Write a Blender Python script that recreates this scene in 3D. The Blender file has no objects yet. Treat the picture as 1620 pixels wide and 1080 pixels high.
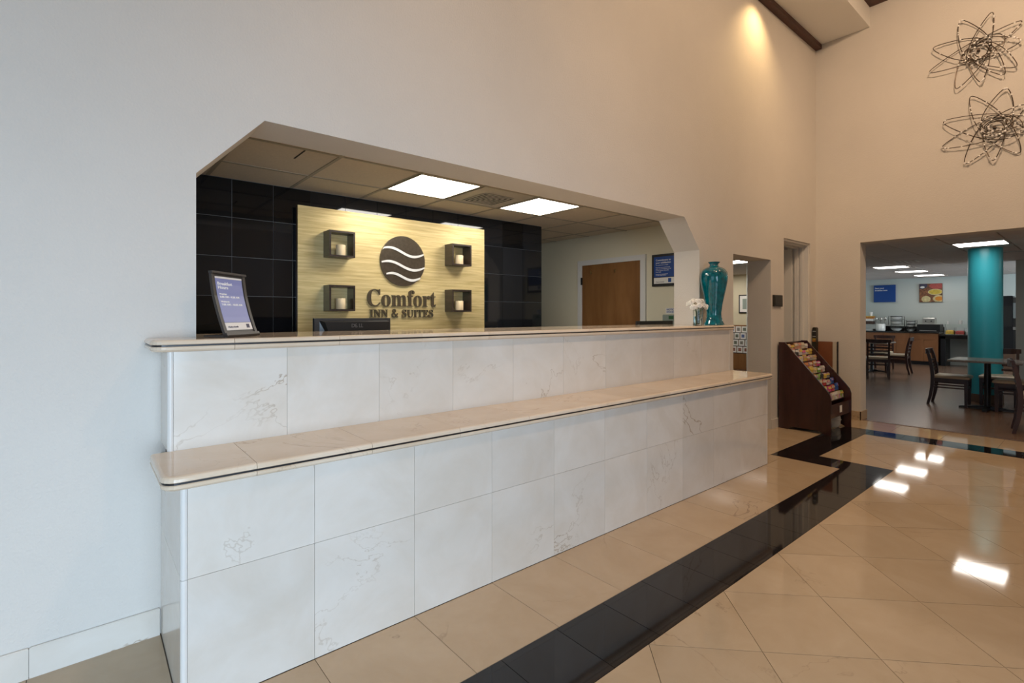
import bpy, bmesh, math, random
from mathutils import Vector, Matrix, noise as mnoise
random.seed(7)
S = bpy.context.scene
COL = S.collection
PI = math.pi

# ---------------------------------------------------------------- camera, world, lights, exposure
CAM_A = math.radians(50.78)
cd = bpy.data.cameras.new('camera'); cam = bpy.data.objects.new('camera', cd); COL.objects.link(cam)
cam.location = (0, 0, 1.385)
cam.rotation_euler = (PI/2, 0, CAM_A - PI/2)
cd.sensor_width = 36.0; cd.lens = 36.0*797.0/1620.0
cd.shift_x = 26.0/1620.0; cd.shift_y = -42.2/1620.0
cd.clip_start = 0.05; cd.clip_end = 100
S.camera = cam
S.view_settings.view_transform = 'Standard'; S.view_settings.look = 'None'
S.view_settings.gamma = 1.0; S.view_settings.use_curve_mapping = False
S.view_settings.exposure = 0.0

w = bpy.data.worlds.new('daylight'); S.world = w; w.use_nodes = True
w.node_tree.nodes['Background'].inputs[0].default_value = (0.62, 0.78, 1.0, 1)
w.node_tree.nodes['Background'].inputs[1].default_value = 0.15

def area(name, loc, target, sx, sy, power, color, spread=180):
    l = bpy.data.lights.new(name, 'AREA'); l.shape = 'RECTANGLE'; l.size = sx; l.size_y = sy
    l.energy = power; l.color = color; l.spread = math.radians(spread)
    o = bpy.data.objects.new(name, l); COL.objects.link(o); o.location = loc
    o.rotation_euler = (Vector(target)-Vector(loc)).to_track_quat('-Z', 'Y').to_euler()
    return o
def spot(name, loc, target, power, color, angle, blend=0.6, r=0.05):
    l = bpy.data.lights.new(name, 'SPOT'); l.energy = power; l.color = color
    l.spot_size = math.radians(angle); l.spot_blend = blend; l.shadow_soft_size = r
    o = bpy.data.objects.new(name, l); COL.objects.link(o); o.location = loc
    o.rotation_euler = (Vector(target)-Vector(loc)).to_track_quat('-Z', 'Y').to_euler()
    return o
DAY = (0.62, 0.81, 1.02); WARM = (1.0, 0.70, 0.46)
# daylight through the glazed entrance left of and behind the camera
area('entrance_daylight', (-3.15, 0.2, 1.30), (0.5, 1.2, 0.0), 3.2, 2.2, 8, DAY, 90)
area('front_window_daylight', (-0.9, -3.35, 1.30), (-0.5, 2.0, 0.0), 3.8, 2.2, 104, DAY, 92)
# warm recessed lamps of the lobby ceiling: the washer close to the wall, lamps turned towards the walls, and downlights
spot('wall_washer', (6.0, 2.33, 5.10), (6.02, 2.57, 3.9), 66, (1.0, 0.66, 0.30), 110, 1.0, 0.05)
for lx, ly, tgt, pw in ((2.6, -0.4, (2.8, 2.62, 3.7), 185), (5.2, -0.4, (5.0, 2.62, 3.4), 165), (5.0, 0.3, (7.9, 0.6, 3.6), 300), (5.2, -2.2, (7.9, -1.2, 3.0), 130)):
    spot('ceiling_lamp', (lx, ly, 5.40), tgt, pw, WARM, 120, 1.0, 0.12)
for lx, ly, tgt, pw in ((1.4, 1.5, (1.4, 1.5, 0), 95), (3.3, 1.5, (3.3, 1.5, 0), 85), (4.2, -0.6, (4.2, -0.6, 0), 120), (6.5, -1.0, (6.5, -1.0, 0), 90)):
    spot('downlight_lamp', (lx, ly, 5.40), tgt, pw, WARM, 75, 1.0, 0.12)
# added daylight source for the breakfast room, placed out of view to its right
area('breakfast_added_daylight', (16.0, -2.9, 1.5), (17.5, 4, 1.4), 3.2, 1.8, 270, (0.72, 0.88, 0.98))

# ---------------------------------------------------------------- materials
def new_mat(name):
    m = bpy.data.materials.new(name); m.use_nodes = True
    nt = m.node_tree; b = nt.nodes['Principled BSDF']
    return m, nt, b
def nd(nt, t, **kw):
    n = nt.nodes.new(t)
    for k, v in kw.items():
        if k.startswith('i_'):
            n.inputs[k[2:].replace('_', ' ')].default_value = v
        else: setattr(n, k, v)
    return n
def c4(c): return (c[0], c[1], c[2], 1)
def plain(name, col, rough=0.5, metal=0.0, var=0.0, vscale=8.0, bump=0.0, bscale=200.0, spec=0.5, coat=0.0, emit=None, estr=0.0, trans=0.0, stretch=None, objvar=0.0, ior=1.5):
    m, nt, b = new_mat(name)
    b.inputs['Base Color'].default_value = c4(col); b.inputs['Roughness'].default_value = rough
    b.inputs['Metallic'].default_value = metal; b.inputs['Specular IOR Level'].default_value = spec
    b.inputs['Coat Weight'].default_value = coat; b.inputs['Transmission Weight'].default_value = trans
    b.inputs['IOR'].default_value = ior
    if emit:
        b.inputs['Emission Color'].default_value = c4(emit); b.inputs['Emission Strength'].default_value = estr
    geo = nd(nt, 'ShaderNodeNewGeometry'); src = geo.outputs['Position']
    if stretch:
        mp = nd(nt, 'ShaderNodeMapping'); mp.inputs['Scale'].default_value = stretch
        nt.links.new(src, mp.inputs['Vector']); src = mp.outputs[0]
    last = None
    if var:
        n = nd(nt, 'ShaderNodeTexNoise', i_Scale=vscale, i_Detail=5.0, i_Roughness=0.6); nt.links.new(src, n.inputs['Vector'])
        mx = nd(nt, 'ShaderNodeMix', data_type='RGBA')
        mx.inputs[6].default_value = c4([max(0, x*(1-var)) for x in col]); mx.inputs[7].default_value = c4([min(1, x*(1+var)) for x in col])
        mr = nd(nt, 'ShaderNodeMapRange'); mr.inputs[1].default_value = 0.3; mr.inputs[2].default_value = 0.7
        nt.links.new(n.outputs['Fac'], mr.inputs[0]); nt.links.new(mr.outputs[0], mx.inputs[0]); last = mx.outputs[2]
    if objvar:
        oi = nd(nt, 'ShaderNodeObjectInfo'); mr = nd(nt, 'ShaderNodeMapRange'); mr.inputs[3].default_value = 1-objvar; mr.inputs[4].default_value = 1+objvar
        nt.links.new(oi.outputs['Random'], mr.inputs[0])
        hs = nd(nt, 'ShaderNodeHueSaturation'); hs.inputs['Color'].default_value = c4(col)
        if last: nt.links.new(last, hs.inputs['Color'])
        nt.links.new(mr.outputs[0], hs.inputs['Value']); last = hs.outputs[0]
    if last: nt.links.new(last, b.inputs['Base Color'])
    if bump:
        n2 = nd(nt, 'ShaderNodeTexNoise', i_Scale=bscale, i_Detail=2.0); nt.links.new(src, n2.inputs['Vector'])
        bp = nd(nt, 'ShaderNodeBump', i_Strength=bump, i_Distance=0.004); nt.links.new(n2.outputs['Fac'], bp.inputs['Height'])
        nt.links.new(bp.outputs[0], b.inputs['Normal'])
    return m
def marble(name, col, dark, vein, rough, objvar=0.06, vein_amt=0.55, coat=0.0):
    m, nt, b = new_mat(name); b.inputs['Roughness'].default_value = rough; b.inputs['Coat Weight'].default_value = coat
    geo = nd(nt, 'ShaderNodeNewGeometry'); oi = nd(nt, 'ShaderNodeObjectInfo')
    ml = nd(nt, 'ShaderNodeMath', operation='MULTIPLY'); ml.inputs[1].default_value = 60.0
    nt.links.new(oi.outputs['Random'], ml.inputs[0])
    def nz(scale, detail, rgh, dist=0.0):
        n = nd(nt, 'ShaderNodeTexNoise', noise_dimensions='4D'); n.inputs['Scale'].default_value = scale
        n.inputs['Detail'].default_value = detail; n.inputs['Roughness'].default_value = rgh; n.inputs['Distortion'].default_value = dist
        nt.links.new(geo.outputs['Position'], n.inputs['Vector']); nt.links.new(ml.outputs[0], n.inputs['W']); return n.outputs['Fac']
    cloud = nz(3.0, 6, 0.62, 0.6)
    mr = nd(nt, 'ShaderNodeMapRange'); mr.inputs[1].default_value = 0.35; mr.inputs[2].default_value = 0.72; nt.links.new(cloud, mr.inputs[0])
    mx = nd(nt, 'ShaderNodeMix', data_type='RGBA'); mx.inputs[6].default_value = c4(col); mx.inputs[7].default_value = c4(dark)
    nt.links.new(mr.outputs[0], mx.inputs[0])
    v = nz(1.0, 6, 0.60, 0.9)
    sb = nd(nt, 'ShaderNodeMath', operation='SUBTRACT'); sb.inputs[1].default_value = 0.5; nt.links.new(v, sb.inputs[0])
    ab = nd(nt, 'ShaderNodeMath', operation='ABSOLUTE'); nt.links.new(sb.outputs[0], ab.inputs[0])
    r2 = nd(nt, 'ShaderNodeMapRange'); r2.inputs[1].default_value = 0.0; r2.inputs[2].default_value = 0.0045; r2.inputs[3].default_value = 1.0; r2.inputs[4].default_value = 0.0
    nt.links.new(ab.outputs[0], r2.inputs[0])
    gate = nz(1.3, 2, 0.5); r3 = nd(nt, 'ShaderNodeMapRange'); r3.inputs[1].default_value = 0.52; r3.inputs[2].default_value = 0.66; r3.inputs[4].default_value = vein_amt
    nt.links.new(gate, r3.inputs[0])
    mm = nd(nt, 'ShaderNodeMath', operation='MULTIPLY'); nt.links.new(r2.outputs[0], mm.inputs[0]); nt.links.new(r3.outputs[0], mm.inputs[1])
    mx2 = nd(nt, 'ShaderNodeMix', data_type='RGBA'); mx2.inputs[7].default_value = c4(vein)
    nt.links.new(mx.outputs[2], mx2.inputs[6]); nt.links.new(mm.outputs[0], mx2.inputs[0])
    hs = nd(nt, 'ShaderNodeHueSaturation'); nt.links.new(mx2.outputs[2], hs.inputs['Color'])
    m2 = nd(nt, 'ShaderNodeMath', operation='MULTIPLY'); m2.inputs[1].default_value = 7.31; nt.links.new(oi.outputs['Random'], m2.inputs[0])
    fr = nd(nt, 'ShaderNodeMath', operation='FRACT'); nt.links.new(m2.outputs[0], fr.inputs[0])
    r4 = nd(nt, 'ShaderNodeMapRange'); r4.inputs[3].default_value = 1-objvar; r4.inputs[4].default_value = 1+objvar; nt.links.new(fr.outputs[0], r4.inputs[0])
    nt.links.new(r4.outputs[0], hs.inputs['Value']); nt.links.new(hs.outputs[0], b.inputs['Base Color'])
    return m
def streaked(name, c0, c1, scale, rough, metal=0.0, nscale=1.0, bump=0.0, detail=4.0, coat=0.0):
    m, nt, b = new_mat(name); b.inputs['Roughness'].default_value = rough; b.inputs['Metallic'].default_value = metal; b.inputs['Coat Weight'].default_value = coat
    geo = nd(nt, 'ShaderNodeNewGeometry'); mp = nd(nt, 'ShaderNodeMapping'); mp.inputs['Scale'].default_value = scale
    nt.links.new(geo.outputs['Position'], mp.inputs[0])
    n = nd(nt, 'ShaderNodeTexNoise', i_Scale=nscale, i_Detail=detail, i_Roughness=0.6, i_Distortion=0.3); nt.links.new(mp.outputs[0], n.inputs['Vector'])
    mr = nd(nt, 'ShaderNodeMapRange'); mr.inputs[1].default_value = 0.3; mr.inputs[2].default_value = 0.7; nt.links.new(n.outputs['Fac'], mr.inputs[0])
    mx = nd(nt, 'ShaderNodeMix', data_type='RGBA'); mx.inputs[6].default_value = c4(c0); mx.inputs[7].default_value = c4(c1)
    nt.links.new(mr.outputs[0], mx.inputs[0]); nt.links.new(mx.outputs[2], b.inputs['Base Color'])
    if bump:
        bp = nd(nt, 'ShaderNodeBump', i_Strength=bump, i_Distance=0.003); nt.links.new(n.outputs['Fac'], bp.inputs['Height']); nt.links.new(bp.outputs[0], b.inputs['Normal'])
    return m

M = {}
M['paint'] = plain('wall_paint', (0.66, 0.62, 0.565), 0.75, var=0.025, vscale=1.5, bump=0.6, bscale=95)
M['paint_room'] = plain('reception_paint', (0.76, 0.70, 0.53), 0.6, bump=0.15, bscale=150)
M['paint_breakfast'] = plain('breakfast_paint', (0.56, 0.60, 0.58), 0.6)
M['paint_hall'] = plain('hall_paint', (0.66, 0.58, 0.42), 0.6)
M['ceiling_paint'] = plain('ceiling_paint', (0.86, 0.84, 0.79), 0.8)
M['white_trim'] = plain('white_trim', (0.74, 0.72, 0.68), 0.35)
M['marble_white'] = marble('cream_marble_tile', (0.72, 0.68, 0.62), (0.64, 0.58, 0.50), (0.34, 0.25, 0.16), 0.14, 0.05, 0.8)
M['marble_top'] = marble('cream_marble_slab', (0.74, 0.63, 0.50), (0.66, 0.53, 0.39), (0.38, 0.27, 0.17), 0.07, 0.05, 0.5)
M['marble_floor'] = marble('cream_marble_floor', (0.52, 0.40, 0.27), (0.46, 0.34, 0.215), (0.22, 0.15, 0.10), 0.055, 0.06, 0.6)
M['granite'] = plain('black_granite', (0.010, 0.009, 0.010), 0.045, var=0.4, vscale=120, objvar=0.3)
M['grout'] = plain('grout', (0.13, 0.10, 0.075), 0.9)
M['grout_light'] = plain('grey_grout', (0.33, 0.31, 0.29), 0.8)
M['black_tile'] = plain('black_gloss_tile', (0.008, 0.0085, 0.010), 0.05, objvar=0.5)
M['gold'] = streaked('brushed_gold_laminate', (0.52, 0.375, 0.15), (0.80, 0.64, 0.32), (3.0, 3.0, 62.0), 0.42, 0.35, 1.0, 0.35, 5.0)
M['gold_edge'] = plain('dark_panel_edge', (0.20, 0.10, 0.05), 0.5)
M['bronze'] = plain('brushed_bronze', (0.15, 0.125, 0.095), 0.30, 0.85, var=0.15, vscale=30)
M['bronze_letter'] = plain('bronze_letter', (0.16, 0.13, 0.09), 0.35, 0.8)
M['silver'] = plain('pale_silver', (0.72, 0.70, 0.66), 0.4, 0.2)
M['espresso'] = streaked('espresso_wood', (0.020, 0.013, 0.010), (0.045, 0.028, 0.020), (4, 4, 40), 0.35)
M['candle'] = plain('ivory_wax', (0.84, 0.64, 0.38), 0.5)
M['black_plastic'] = plain('black_plastic', (0.018, 0.017, 0.017), 0.35)
M['dark_plastic'] = plain('dark_grey_plastic', (0.045, 0.042, 0.04), 0.4)
M['logo_grey'] = plain('grey_logo', (0.20, 0.19, 0.185), 0.3, 0.5)
M['sign_frame'] = plain('brown_acrylic_frame', (0.045, 0.036, 0.030), 0.35, spec=0.25)
M['card_blue'] = plain('periwinkle_print', (0.20, 0.23, 0.50), 0.35)
M['card_white'] = plain('white_card', (0.80, 0.78, 0.75), 0.5)
M['print_white'] = plain('white_print', (0.85, 0.85, 0.85), 0.5)
M['print_dark'] = plain('dark_print', (0.04, 0.04, 0.08), 0.5)
M['poster_blue'] = plain('royal_blue_print', (0.008, 0.062, 0.29), 0.4)
M['door_wood'] = streaked('maple_veneer_door', (0.20, 0.088, 0.028), (0.31, 0.145, 0.052), (6, 6, 1.2), 0.32, nscale=1.0, detail=5)
M['brass'] = plain('aged_brass', (0.35, 0.25, 0.12), 0.35, 0.9)
M['vase_teal'] = plain('teal_glass', (0.0, 0.125, 0.165), 0.06, var=0.45, vscale=22, bump=0.10, bscale=14, coat=0.6, stretch=(1, 1, 1))
M['glass'] = plain('clear_glass', (0.93, 0.97, 0.95), 0.02, trans=1.0, ior=1.45)
M['petal'] = plain('white_petal', (0.86, 0.85, 0.80), 0.6)
M['flower_center'] = plain('pale_yellow_center', (0.70, 0.62, 0.30), 0.7)
M['stem'] = plain('green_stem', (0.06, 0.13, 0.05), 0.5)
M['rack_wood'] = streaked('dark_mahogany', (0.030, 0.009, 0.008), (0.062, 0.020, 0.016), (9, 9, 1.4), 0.22, nscale=1.0, coat=0.2)
M['beam_wood'] = streaked('dark_beam_wood', (0.055, 0.016, 0.008), (0.10, 0.03, 0.014), (1.5, 20, 20), 0.45)
M['board_wood'] = streaked('red_brown_board', (0.20, 0.065, 0.025), (0.28, 0.10, 0.04), (6, 3, 1.5), 0.4)
M['beige_edge'] = plain('beige_edge', (0.52, 0.46, 0.37), 0.5)
M['panel_ceiling'] = plain('mineral_ceiling_panel', (0.68, 0.59, 0.46), 0.9, var=0.05, vscale=60, objvar=0.03)
M['tee'] = plain('ceiling_tee', (0.40, 0.35, 0.27), 0.6)
M['panel_grey'] = plain('grey_ceiling_panel', (0.62, 0.56, 0.54), 0.9, objvar=0.04)
M['tee_dark'] = plain('grey_ceiling_tee', (0.40, 0.35, 0.32), 0.6)
M['lamp_white'] = plain('lit_diffuser', (0.9, 0.9, 0.88), 0.6, emit=(1.0, 0.95, 0.86), estr=19.0)
M['lamp_cool'] = plain('lit_diffuser_cool', (0.9, 0.9, 0.88), 0.6, emit=(1.0, 0.95, 0.88), estr=11.0)
M['vent_white'] = plain('vent_enamel', (0.55, 0.50, 0.42), 0.5)
M['vent_dark'] = plain('vent_shadow_gap', (0.03, 0.028, 0.025), 0.8)
M['wire'] = plain('bronze_wire', (0.085, 0.062, 0.045), 0.4, 0.75)
M['bead'] = plain('silver_bead', (0.92, 0.90, 0.88), 0.3, 0.35)
M['column'] = plain('teal_column_paint', (0.04, 0.39, 0.48), 0.30)
M['wood_floor'] = streaked('walnut_plank_floor', (0.125, 0.075, 0.050), (0.205, 0.128, 0.088), (7.0, 0.7, 1), 0.26, detail=6)
M['wood_base'] = plain('brown_base', (0.10, 0.055, 0.035), 0.4)
M['cabinet'] = streaked('cherry_laminate', (0.19, 0.072, 0.026), (0.26, 0.105, 0.042), (3, 3, 1), 0.35)
M['counter_black'] = plain('black_worktop', (0.015, 0.013, 0.012), 0.15)
M['chair_wood'] = streaked('dark_walnut_chair', (0.026, 0.010, 0.008), (0.050, 0.020, 0.014), (12, 12, 3), 0.38)
M['seat_vinyl'] = plain('beige_vinyl', (0.47, 0.38, 0.27), 0.38)
M['table_top'] = plain('grey_table_laminate', (0.24, 0.21, 0.185), 0.18, var=0.25, vscale=50)
M['iron'] = plain('black_iron', (0.012, 0.012, 0.014), 0.35, 0.2)
M['steel'] = plain('brushed_steel', (0.55, 0.54, 0.52), 0.28, 0.9)
M['china'] = plain('white_china', (0.90, 0.89, 0.86), 0.2)
M['orange_food'] = plain('orange_cereal', (0.55, 0.20, 0.03), 0.6, var=0.5, vscale=60)
M['red_food'] = plain('red_packets', (0.40, 0.06, 0.05), 0.5, var=0.5, vscale=60)
M['yellow_food'] = plain('yellow_packets', (0.65, 0.42, 0.06), 0.5, var=0.4, vscale=60)
M['dark_food'] = plain('dark_cereal', (0.06, 0.03, 0.02), 0.6, var=0.5, vscale=60)
M['plate_brown'] = plain('bronze_plate', (0.035, 0.030, 0.020), 0.45, 0.3)
M['tub'] = plain('offwhite_plastic', (0.80, 0.76, 0.68), 0.4)
M['green_screen'] = plain('green_lcd', (0.03, 0.12, 0.05), 0.3)
M['panel_greygreen'] = plain('grey_green_plastic', (0.28, 0.33, 0.29), 0.4)

# ---------------------------------------------------------------- mesh helpers
class MB:
    def __init__(s): s.v = []; s.f = []; s.sm = []
    def add(s, vs, fs, smooth=False):
        o = len(s.v); s.v += [tuple(p) for p in vs]
        for f in fs: s.f.append([i+o for i in f]); s.sm.append(smooth)
        return s
    def box(s, x0, x1, y0, y1, z0, z1):
        return s.add([(x0,y0,z0),(x1,y0,z0),(x1,y1,z0),(x0,y1,z0),(x0,y0,z1),(x1,y0,z1),(x1,y1,z1),(x0,y1,z1)],
                     [(0,3,2,1),(4,5,6,7),(0,1,5,4),(1,2,6,5),(2,3,7,6),(3,0,4,7)])
    def hexa(s, p):  # 8 corners: bottom ring then top ring
        return s.add(p, [(0,3,2,1),(4,5,6,7),(0,1,5,4),(1,2,6,5),(2,3,7,6),(3,0,4,7)])
    def cham(s, x0, x1, y0, y1, z0, z1, c, axis='z'):  # box with its +z rim chamfered
        a = [(x0,y0,z0),(x1,y0,z0),(x1,y1,z0),(x0,y1,z0)]; b = [(x,y,z1-c) for x,y,_ in a]
        t = [(x0+c,y0+c,z1),(x1-c,y0+c,z1),(x1-c,y1-c,z1),(x0+c,y1-c,z1)]
        return s.loft([a, b, t])
    def loft(s, rings, cap0=True, cap1=True, smooth=False, closed=True):
        n = len(rings[0]); vs = [p for r in rings for p in r]; fs = []
        for k in range(len(rings)-1):
            for i in range(n if closed else n-1):
                j = (i+1) % n
                fs.append((k*n+i, k*n+j, (k+1)*n+j, (k+1)*n+i))
        s.add(vs, fs, smooth)
        o = len(s.v)-len(vs)
        if cap0: s.f.append([o+i for i in range(n)][::-1]); s.sm.append(False)
        if cap1: s.f.append([o+(len(rings)-1)*n+i for i in range(n)]); s.sm.append(False)
        return s
    def prism(s, poly, a, b, axis='z'):
        f = {'z': lambda p, t: (p[0], p[1], t), 'y': lambda p, t: (p[0], t, p[1]), 'x': lambda p, t: (t, p[0], p[1])}[axis]
        return s.loft([[f(p, a) for p in poly], [f(p, b) for p in poly]])
    def lathe(s, prof, cx, cy, z0=0.0, n=24, cap0=True, cap1=True):
        return s.loft([[(cx+r*math.cos(2*PI*i/n), cy+r*math.sin(2*PI*i/n), z0+z) for i in range(n)] for r, z in prof], cap0, cap1, True)
    def tube(s, pts, r, n=6, closed=False):
        pts = [Vector(p) for p in pts]; rings = []; m = len(pts)
        up = None
        for i, p in enumerate(pts):
            t = (pts[(i+1) % m]-pts[i-1]) if closed else (pts[min(i+1, m-1)]-pts[max(i-1, 0)])
            t.normalize()
            if up is None:
                a = t.cross(Vector((0,0,1)) if abs(t.z) < 0.9 else Vector((1,0,0)))
            else: a = up - t*up.dot(t)
            a.normalize(); b = t.cross(a); up = a
            rr = r[i] if isinstance(r, (list, tuple)) else r
            rings.append([p+a*rr*math.cos(2*PI*k/n)+b*rr*math.sin(2*PI*k/n) for k in range(n)])
        if closed: rings.append(rings[0])
        return s.loft(rings, not closed, not closed, True)
    def sphere(s, c, r, nu=8, nv=5, sc=(1,1,1)):
        rings = []
        for j in range(1, nv):
            a = PI*j/nv
            rings.append([(c[0]+sc[0]*r*math.sin(a)*math.cos(2*PI*i/nu), c[1]+sc[1]*r*math.sin(a)*math.sin(2*PI*i/nu), c[2]-sc[2]*r*math.cos(a)) for i in range(nu)])
        return s.loft(rings, True, True, True)
    def mesh(s, name, mat, off=(0,0,0)):
        me = bpy.data.meshes.new(name)
        me.from_pydata([(x-off[0], y-off[1], z-off[2]) for x, y, z in s.v], [], s.f)
        me.polygons.foreach_set('use_smooth', s.sm)
        bm = bmesh.new(); bm.from_mesh(me); bmesh.ops.recalc_face_normals(bm, faces=bm.faces)
        if any(s.sm):
            for e in bm.edges:
                if len(e.link_faces) == 2 and e.link_faces[0].normal.angle(e.link_faces[1].normal, 0) > 0.9: e.smooth = False
        bm.to_mesh(me); bm.free()
        me.materials.append(M[mat] if isinstance(mat, str) else mat)
        return me
def wloc(o):
    v = Vector(o.location)
    while o.parent: o = o.parent; v += o.location
    return v
def link(name, me, parent=None, loc=(0,0,0), label=None):
    o = bpy.data.objects.new(name, me); COL.objects.link(o); o.location = loc
    if parent: o.parent = parent
    if label: o['label'] = label
    return o
def part(name, mb, mat, parent, label=None):       # vertices in world coordinates (of the unrotated thing)
    return link(name, mb.mesh(name, mat, wloc(parent)), parent, label=label)
def tag(o, label, cat, group=None):
    o['label'] = label; o['category'] = cat
    if group: o['group'] = group
    return o
def thing(name, label, cat, loc, group=None, rz=0.0):
    o = bpy.data.objects.new(name, None); COL.objects.link(o); o.location = loc; o.rotation_euler = (0,0,rz)
    o.empty_display_size = 0.1
    return tag(o, label, cat, group)
def single(name, mb, mat, label, cat, loc, group=None):   # a thing that is one mesh
    o = link(name, mb.mesh(name, mat, loc), None, loc); return tag(o, label, cat, group)
def struct(name, mb, mat):
    o = link(name, mb.mesh(name, mat)); o['kind'] = 'structure'; return o
def sroot(name, loc=(0,0,0)):
    o = bpy.data.objects.new(name, None); COL.objects.link(o); o.location = loc; o['kind'] = 'structure'; return o
def copy_tree(o, parent=None):
    c = o.copy(); COL.objects.link(c)
    if parent: c.parent = parent
    for ch in list(o.children): copy_tree(ch, c)
    return c
def bevel(o, wd=0.004, seg=2):
    m = o.modifiers.new('bevel', 'BEVEL'); m.width = wd; m.segments = seg; m.limit_method = 'ANGLE'; m.angle_limit = 0.7
    return o
def text_mesh(body, size, depth=0.0008, bold=0.0, align='LEFT', spacing=1.0):
    c = bpy.data.curves.new('t', 'FONT'); c.body = body; c.size = size; c.extrude = depth; c.offset = bold; c.align_x = align; c.space_line = spacing
    c.resolution_u = 2
    o = bpy.data.objects.new('t', c); COL.objects.link(o)
    me = bpy.data.meshes.new_from_object(o.evaluated_get(bpy.context.evaluated_depsgraph_get()))
    bpy.data.objects.remove(o); bpy.data.curves.remove(c)
    return me
def text_part(name, body, size, mat, parent, fn, bold=0.0, align='LEFT', label=None):
    """fn maps (u, v, w) of the flat lettering to world space"""
    me = text_mesh(body, size, 0.0008, bold, align); off = wloc(parent) if parent else Vector((0,0,0))
    for v in me.vertices: v.co = Vector(fn(v.co.x, v.co.y, v.co.z)) - off
    me.materials.clear(); me.materials.append(M[mat])
    o = link(name, me, parent, label=label); return o
def clip(poly, a, b, c):                                # keep a*x+b*y <= c
    out = []
    for i in range(len(poly)):
        p, q = poly[i], poly[(i+1) % len(poly)]
        dp, dq = a*p[0]+b*p[1]-c, a*q[0]+b*q[1]-c
        if dp <= 0: out.append(p)
        if dp*dq < 0:
            t = dp/(dp-dq); out.append((p[0]+t*(q[0]-p[0]), p[1]+t*(q[1]-p[1])))
    return out
def clip_rect(poly, x0, x1, y0, y1):
    for h in ((-1,0,-x0),(1,0,x1),(0,-1,-y0),(0,1,y1)):
        poly = clip(poly, *h)
        if len(poly) < 3: return []
    A = sum(poly[i][0]*poly[(i+1) % len(poly)][1]-poly[(i+1) % len(poly)][0]*poly[i][1] for i in range(len(poly)))/2
    return poly if abs(A) > 2e-4 else []
# ================================================================ STRUCTURE
W = 2.62; WB = 2.90; XR = 7.90; XRB = 8.14
LX0, LY0 = -3.2, -3.4
# ---- lobby floor: grout bed with tiles laid on it
floor = struct('floor', MB().box(LX0-.2, 7.95, LY0-.2, WB+.02, -0.12, -0.004), 'grout')
_rect = {}
G = 0.0013
def tile_rect(parent, x0, x1, y0, y1, mat):
    k = (round(x1-x0, 3), round(y1-y0, 3), mat)
    if k not in _rect:
        a, b = (x1-x0)/2-G, (y1-y0)/2-G
        _rect[k] = MB().box(-a, a, -b, b, -0.006, 0).mesh('tile', mat)
    return link('tile', _rect[k], parent, ((x0+x1)/2, (y0+y1)/2, 0))
P = 0.4575
def row(x0, x1, y0, y1, mat, start, pitch):
    k = math.floor((x0-start)/pitch)
    while start+k*pitch < x1-1e-6:
        a, b = max(x0, start+k*pitch), min(x1, start+(k+1)*pitch)
        if b-a > 0.02: tile_rect(floor, a, b, y0, y1, mat)
        k += 1
S0 = 0.7175
row(-1.6, 5.27, 1.554, 2.03, 'marble_floor', S0, P)
row(-1.6, 0.256, 2.03, W, 'marble_floor', -0.17, P)
row(4.925, 5.27, 2.03, 2.146, 'marble_floor', 4.835, P)
row(4.925, 7.335, 2.146, W, 'marble_floor', 4.835+.3, P)
row(7.335, 7.95, 2.146, W, 'marble_floor', 7.335, 0.62)
row(5.487, 6.444, W, WB, 'marble_floor', 5.487, 0.4785); row(6.824, 7.705, W, WB, 'marble_floor', 6.824, 0.4405)
row(-1.6, 5.27, 1.235, 1.554, 'granite', 1.612, 0.3165)
for k in range(3):
    a, b = 1.235+k*0.3036, 1.235+(k+1)*0.3036
    tile_rect(floor, 5.27, 5.585, a, b, 'granite')
row(5.585, 7.01, 1.821, 2.146, 'granite', 5.585, 0.285+.0325)
tile_rect(floor, 7.01, 7.335, 1.821, 2.146, 'granite')
y = 1.821
while y > -2.0:
    tile_rect(floor, 7.01, 7.335, y-0.3165, y, 'granite'); y -= 0.3165
y = 2.146
for yy in (1.673, 1.2155, 0.758, 0.3005, -0.157, -0.6145, -1.072, -1.53, -1.98):
    tile_rect(floor, 7.335, 7.95, yy, y, 'marble_floor'); y = yy
# diagonal field
DT = 0.643; OX, OY = 1.838, 1.232
hd = DT/2; field = []
def diag(cx, cy):
    g = G*1.414
    return [(cx-hd+g, cy), (cx, cy-hd+g), (cx+hd-g, cy), (cx, cy+hd-g)]
full = MB().prism([(x, y) for x, y in diag(0, 0)], -0.006, 0).mesh('tile', 'marble_floor')
for j in range(-9, 3):
    for i in range(-10, 20):
        cx = OX+i*hd; cy = OY+j*hd
        if (i+j) % 2 == 0: continue
        if cx < -1.8 or cx > 7.4: continue
        d = diag(cx, cy)
        a = clip_rect(d, -1.6, 5.585-G, -1.98, 1.235-G); b = clip_rect(d, 5.585+G, 7.01-G, -1.98, 1.821-G)
        if a and b:  # spans the inner corner: keep both pieces touching
            a = clip_rect(d, -1.6, 5.5851, -1.98, 1.235-G); b = clip_rect(d, 5.585, 7.01-G, -1.98, 1.821-G)
        whole = abs(cx) < 99 and len(a) == 4 and not b and all(abs(p[0]-q[0])+abs(p[1]-q[1]) < 1e-6 for p, q in zip(sorted(a), sorted(d)))
        if whole: link('tile', full, floor, (cx, cy, 0)); continue
        mb = MB()
        for p in (a, b):
            if p: mb.prism([(x-cx, y-cy) for x, y in p], -0.006, 0)
        if mb.v: link('tile', mb.mesh('tile', 'marble_floor'), floor, (cx, cy, 0))
# plain continuation of the floor out of view
far = MB().box(LX0-.1, -1.6, LY0, W, -.006, 0).box(-1.6, 7.95, LY0, -1.98, -.006, 0)
o = link('tile_field', far.mesh('tile_field', 'marble_floor'), floor); o['kind'] = 'stuff'

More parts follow.
